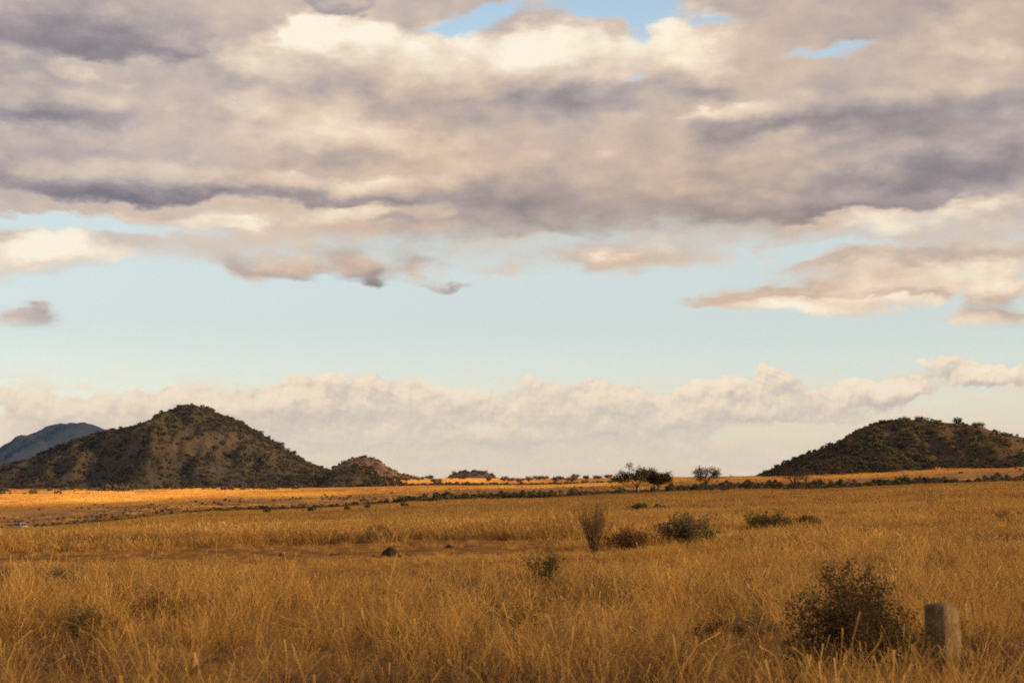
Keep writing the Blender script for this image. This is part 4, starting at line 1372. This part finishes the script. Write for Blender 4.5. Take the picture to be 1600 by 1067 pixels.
shrub('shrub', 590, 90, 1.15, 0.75, 'dark olive shrub at the grass edge above the earth heap', 225, M_L_OLIVE, 14, (5, 4), 1500, 0.03, M_TWIG_D, lean=0.9, rad=0.010)
shrub('shrub', 770, 88, 1.6, 0.8, 'grey shrub at the grass edge where the dirt track ends', 226, M_L_GREY, 14, (5, 4), 1700, 0.03, M_TWIG_D, lean=0.9, rad=0.010)
shrub('shrub', 160, 86, 1.3, 0.55, 'low brown shrub on the far side of the dirt track', 227, M_L_BROWN, 14, (5, 4), 1500, 0.03, M_TWIG_D, lean=0.9, rad=0.010)
shrub('shrub', 405, 90, 1.0, 0.8, 'rusty dry shrub behind the dirt track near the curved twigs', 228, M_L_BROWN, 14, (5, 4), 1500, 0.03, M_TWIG_D, lean=0.9, rad=0.010)
shrub('shrub', 1000, 165, 1.7, 0.9, 'darker of two small far bushes below the tree pair', 229, M_L_OLIVE, 12, (5, 4), 1100, 0.05, M_TWIG_D, lean=0.9, rad=0.015)
shrub('shrub', 1030, 168, 1.5, 0.75, 'paler of two small far bushes below the tree pair', 230, M_L_GREY, 12, (5, 4), 1100, 0.05, M_TWIG_D, lean=0.9, rad=0.015)
for k_, x_ in enumerate((420, 485, 541, 575, 632)):
    shrub('shrub', x_, 320 + 6 * k_, 1.7, 1.25, ('farthest from the tree pair of five dark shrubs dotted along the field edge', 'second of the five dark shrubs along the field edge',
          'third of the five dark shrubs along the field edge', 'fourth of the five dark shrubs along the field edge', 'nearest to the tree pair of the five dark shrubs at the field edge')[k_],
          240 + k_, M_L_OLIVE, 10, (4, 4), 700, 0.09, M_TWIG_D, lean=0.9, rad=0.02, group='dark shrubs along the far field edge')


# ------------------------------------------------------------------ concrete marker post
def lumpy(n_u, n_v, fn):
    V = np.array([fn(i / n_u * 2 * math.pi, j / n_v) for j in range(n_v + 1) for i in range(n_u)])
    F = [(j * n_u + i, j * n_u + (i + 1) % n_u, (j + 1) * n_u + (i + 1) % n_u, (j + 1) * n_u + i) for j in range(n_v) for i in range(n_u)]
    return V, np.array(F)


def make_post():
    m, g = material('weathered_concrete')
    co = g.node('ShaderNodeTexCoord').outputs['Object']
    n = g.noise(co, 5, 6, 0.62)
    f = g.noise(co, 60, 3, 0.6)
    c = g.ramp(n, [(0.34, (0.125, 0.081, 0.041)), (0.5, (0.215, 0.148, 0.078)), (0.64, (0.30, 0.22, 0.120))])
    c = g.mix(g.smooth(f, 0.55, 0.75, 0, 0.35), c, (0.15, 0.12, 0.09, 1))
    z = g.sep(co)[2]
    drip = g.noise(g.v('MULTIPLY', co, (1, 1, 0.12)), 26, 4, 0.6)
    c = g.mix(g.smooth(drip, 0.5, 0.68, 0, 0.7), c, (0.085, 0.058, 0.036, 1))
    lichen = g.noise(co, 17, 3, 0.6)
    c = g.mix(g.smooth(lichen, 0.62, 0.68, 0, 0.6), c, (0.30, 0.235, 0.13, 1))
    rust = g.m('MULTIPLY', g.smooth(g.m('ADD', z, g.m('MULTIPLY', n, -0.35)), -0.08, 0.14, 1.0, 0.0), 0.75)
    c = g.mix(rust, c, (0.30, 0.13, 0.045, 1))
    bump = g.node('ShaderNodeBump')
    bump.inputs['Strength'].default_value = 0.5
    bump.inputs['Distance'].default_value = 0.01
    g.put(bump.inputs['Height'], g.m('ADD', f, n))
    finish(m, g, bsdf(g, c, 0.9, 0.2, bump.outputs[0]))
    r = np.random.default_rng(2)
    # square section with chamfered corners, slightly tapered, the head rounded off like a low loaf
    s, ch, H = 0.138, 0.022, 0.80
    prof = [(-s + ch, -s), (0, -s), (s - ch, -s), (s, -s + ch), (s, 0), (s, s - ch), (s - ch, s), (0, s), (-s + ch, s), (-s, s - ch), (-s, 0), (-s, -s + ch)]
    lev = [(-0.15, 1.04), (0.0, 1.035), (0.2, 1.02), (0.4, 1.012), (0.6, 1.004), (0.72, 1.0), (0.765, 0.985), (0.785, 0.93), (0.797, 0.80), (0.803, 0.5)]
    V = []
    for z_, k in lev:
        for (x, y) in prof:
            V.append((x * k + r.normal(0, 0.003), y * k + r.normal(0, 0.003), z_ * 1.05 + r.normal(0, 0.004)))
    n_ = len(prof)
    F = [(j * n_ + i, j * n_ + (i + 1) % n_, (j + 1) * n_ + (i + 1) % n_, (j + 1) * n_ + i) for j in range(len(lev) - 1) for i in range(n_)]
    V.append((0, 0, 0.846))
    top = (len(lev) - 1) * n_
    T = [(top + i, top + (i + 1) % n_, len(V) - 1) for i in range(n_)]
    # one chipped corner
    V = np.array(V)
    d = np.linalg.norm(V - np.array([s, -s, 0.83]), axis=1)
    V[d < 0.06] -= np.array([0.012, -0.012, 0.012])
    o = link('concrete_post', mesh_np('concrete_post', V, [np.array(F), np.array(T)], [m]), loc=at(1474, 17.2) - np.array([0, 0, 0.05]), rotz=math.radians(38))
    tag(o, 'weathered square concrete marker post with rounded head in the grass', 'post')


make_post()


# ------------------------------------------------------------------ heaps and clods of dark earth on the track
def make_clods():
    m, g = material('dark_earth')
    pos = g.node('ShaderNodeNewGeometry').outputs['Position']
    n = g.noise(pos, 9, 5, 0.65)
    finish(m, g, bsdf(g, g.mix(n, (0.022, 0.012, 0.007, 1), (0.085, 0.045, 0.024, 1)), 0.95, 0.05))
    spec = [(612, 56, 0.72, 0.34, 'largest heap of dark earth beside the dirt track', 1), (585, 55.5, 0.34, 0.12, 'flat dark clod left of the earth heap', 2),
            (636, 57, 0.30, 0.11, 'small dark clod right of the earth heap', 3), (440, 59, 0.36, 0.15, 'lone dark clod at the near edge of the track', 4),
            (520, 60, 0.5, 0.10, 'long flat dark clod between lone clod and heap', 5), (702, 66, 0.40, 0.16, 'dark clod farthest along the dirt track', 6), (552, 45, 0.24, 0.10, 'dark clod nearest in the thin grass', 7)]
    for x, d, w, h, lab, sd in spec:
        r = np.random.default_rng(sd)
        ph = r.uniform(0, 6, 6)

        def fn(a, t):
            rad = w / 2 * (1 - t ** 1.7) ** 0.8 * (1 + 0.22 * math.sin(2 * a + ph[0]) + 0.14 * math.sin(3 * a + ph[1] + 3 * t) + 0.08 * math.sin(7 * a + ph[2]))
            z = h * t * (1 + 0.16 * math.sin(3 * a + ph[3])) - 0.03 + 0.03 * math.sin(5 * a + ph[4] + 6 * t) * h / 0.3
            return (rad * math.cos(a) + 0.10 * w * t * math.cos(ph[5]), rad * math.sin(a), z)
        V, F = lumpy(22, 9, fn)
        V = V + r.normal(0, 0.008 * w / 0.5, V.shape)
        o = link('earth_clod' if sd > 1 else 'earth_heap', mesh_np('earth', V, F, [m]), loc=at(x, d))
        tag(o, lab, 'earth', 'dark earth heaps and clods by the track')


make_clods()


# ------------------------------------------------------------------ low bank of red earth in the far field
def make_bank():
    m, g = material('red_earth')
    pos = g.node('ShaderNodeNewGeometry').outputs['Position']
    finish(m, g, bsdf(g, g.mix(g.noise(pos, 3, 5, 0.6), (0.16, 0.055, 0.025, 1), (0.30, 0.12, 0.055, 1)), 0.95, 0.05))
    r = np.random.default_rng(12)
    xs = np.linspace(-1.6, 1.6, 25)
    V = []
    for x in xs:
        e = max(0.05, 1 - abs(x / 1.62) ** 6)
        top = 0.62 * e * (1 + 0.08 * math.sin(3 * x) + r.normal(0, 0.03))
        V += [(x, -0.5 * e - 0.1, -0.2), (x, -0.42 * e, top * 0.7), (x, -0.25 * e, top), (x, 0.25 * e, top * 0.98), (x, 0.5 * e + 0.1, -0.2)]
    F = [(i * 5 + j, (i + 1) * 5 + j, (i + 1) * 5 + j + 1, i * 5 + j + 1) for i in range(len(xs) - 1) for j in range(4)]
    o = link('earth_bank', mesh_np('earth_bank', np.array(V), np.array(F), [m]), loc=at(1206, 226) + np.array([0, 0, 0.15]))
    tag(o, 'low long bank of red earth in the far field', 'bank')


make_bank()


# ------------------------------------------------------------------ vehicle on the plain
def box_np(x0, x1, y0, y1, z0, z1, bev=0.0):
    import bmesh
    bm = bmesh.new()
    bmesh.ops.create_cube(bm, size=1)
    for v in bm.verts:
        v.co.x = x0 if v.co.x < 0 else x1
        v.co.y = y0 if v.co.y < 0 else y1
        v.co.z = z0 if v.co.z < 0 else z1
    if bev:
        bmesh.ops.bevel(bm, geom=list(bm.edges), offset=bev, segments=2, affect='EDGES')
    return bm


def make_vehicle():
    import bmesh

    def paint(name, col, rough, spec=0.4, metal=0.0):
        m, g = material(name)
        pos = g.node('ShaderNodeTexCoord').outputs['Object']
        n = g.noise(pos, 3, 4, 0.6)
        return finish(m, g, bsdf(g, g.mix(g.smooth(n, 0.4, 0.75, 0, 0.5), (*col, 1), (col[0] * 0.7 + 0.05, col[1] * 0.6 + 0.03, col[2] * 0.5 + 0.01, 1)), rough, spec, metallic=metal))
    white, glass, rubber, load, chrome = (paint('dusty_white_paint', (0.46, 0.44, 0.38), 0.6), paint('dark_glass', (0.02, 0.022, 0.025), 0.1, 0.6), paint('tyre_rubber', (0.02, 0.018, 0.016), 0.9, 0.1),
                                          paint('dark_canvas', (0.05, 0.05, 0.03), 0.9, 0.1), paint('grey_steel', (0.4, 0.38, 0.35), 0.4))
    root = thing('safari_vehicle', at(33, 466), 'small dusty white vehicle with dark load on its roof', 'vehicle')
    root.rotation_euler = (0, 0, math.radians(-42))

    def part(name, bm, m, parent=root):
        me = bpy.data.meshes.new(name)
        bm.to_mesh(me)
        bm.free()
        me.materials.append(m)
        return link(name, me, parent)

    def extr(prof, y0, y1, bev=0.03):
        bm = bmesh.new()
        a = [bm.verts.new((x, y0, z)) for x, z in prof]
        b = [bm.verts.new((x, y1, z)) for x, z in prof]
        bm.faces.new(a[::-1])
        bm.faces.new(b)
        for i in range(len(prof)):
            j = (i + 1) % len(prof)
            bm.faces.new((a[i], a[j], b[j], b[i]))
        bmesh.ops.recalc_face_normals(bm, faces=bm.faces)
        bmesh.ops.bevel(bm, geom=list(bm.edges), offset=bev, segments=2, affect='EDGES')
        return bm
    body = part('body', extr([(-2.35, 0.55), (2.25, 0.55), (2.35, 0.75), (2.3, 1.1), (1.35, 1.2), (0.85, 1.9), (0.7, 1.98), (-2.3, 2.0), (-2.4, 1.9), (-2.4, 0.7)], -0.9, 0.9), white)
    part('bumper', box_np(2.3, 2.5, -0.88, 0.88, 0.5, 0.72, 0.04), chrome)
    for s in (-1, 1):
        for x0, x1 in ((-2.15, -1.3), (-1.2, -0.35), (-0.25, 0.62)):
            part('window', box_np(x0, x1, s * 0.9 - 0.012, s * 0.9 + 0.012, 1.25, 1.82, 0.008), glass)
        part('headlight', box_np(2.29, 2.34, s * 0.68 - 0.12, s * 0.68 + 0.12, 0.82, 1.0, 0.02), chrome)
    bm = bmesh.new()
    v = [bm.verts.new(c) for c in ((1.36, -0.75, 1.24), (1.36, 0.75, 1.24), (0.93, 0.75, 1.84), (0.93, -0.75, 1.84))]
    n = bm.faces.new(v)
    r_ = bmesh.ops.extrude_face_region(bm, geom=[n])
    for q in r_['geom']:
        if isinstance(q, bmesh.types.BMVert):
            q.co += __import__('mathutils').Vector((0.03, 0, 0.03))
    part('windscreen', bm, glass)
    for s in (-1, 1):
        for x in (-1.45, 1.45):
            bm = bmesh.new()
            bmesh.ops.create_cone(bm, cap_ends=True, segments=20, radius1=0.39, radius2=0.39, depth=0.26)
            bmesh.ops.bevel(bm, geom=[e for e in bm.edges if len(e.link_faces) == 2 and e.calc_face_angle(0) > 1], offset=0.04, segments=2, affect='EDGES')
            bmesh.ops.rotate(bm, verts=bm.verts, matrix=__import__('mathutils').Matrix.Rotation(math.pi / 2, 3, 'X'))
            bmesh.ops.translate(bm, verts=bm.verts, vec=(x, s * 0.8, 0.39))
            wheel = part('wheel', bm, rubber)
            bm = bmesh.new()
            bmesh.ops.create_cone(bm, cap_ends=True, segments=16, radius1=0.22, radius2=0.18, depth=0.05)
            bmesh.ops.rotate(bm, verts=bm.verts, matrix=__import__('mathutils').Matrix.Rotation(math.pi / 2, 3, 'X'))
            bmesh.ops.translate(bm, verts=bm.verts, vec=(x, s * 0.94, 0.39))
            part('rim', bm, chrome, wheel)
    rack = part('roof_rack', box_np(-2.1, 0.5, -0.8, 0.8, 2.06, 2.12, 0.01), chrome)
    tag(link('roof_load', extr_mesh(extr([(-1.5, 2.13), (0.35, 2.13), (0.3, 2.5), (-0.2, 2.75), (-0.9, 2.6), (-1.45, 2.62)], -0.6, 0.6, 0.06), load), root), 'dark bundle tied on the roof')


def extr_mesh(bm, m):
    me = bpy.data.meshes.new('roof_load')
    bm.to_mesh(me)
    bm.free()
    me.materials.append(m)
    return me


make_vehicle()
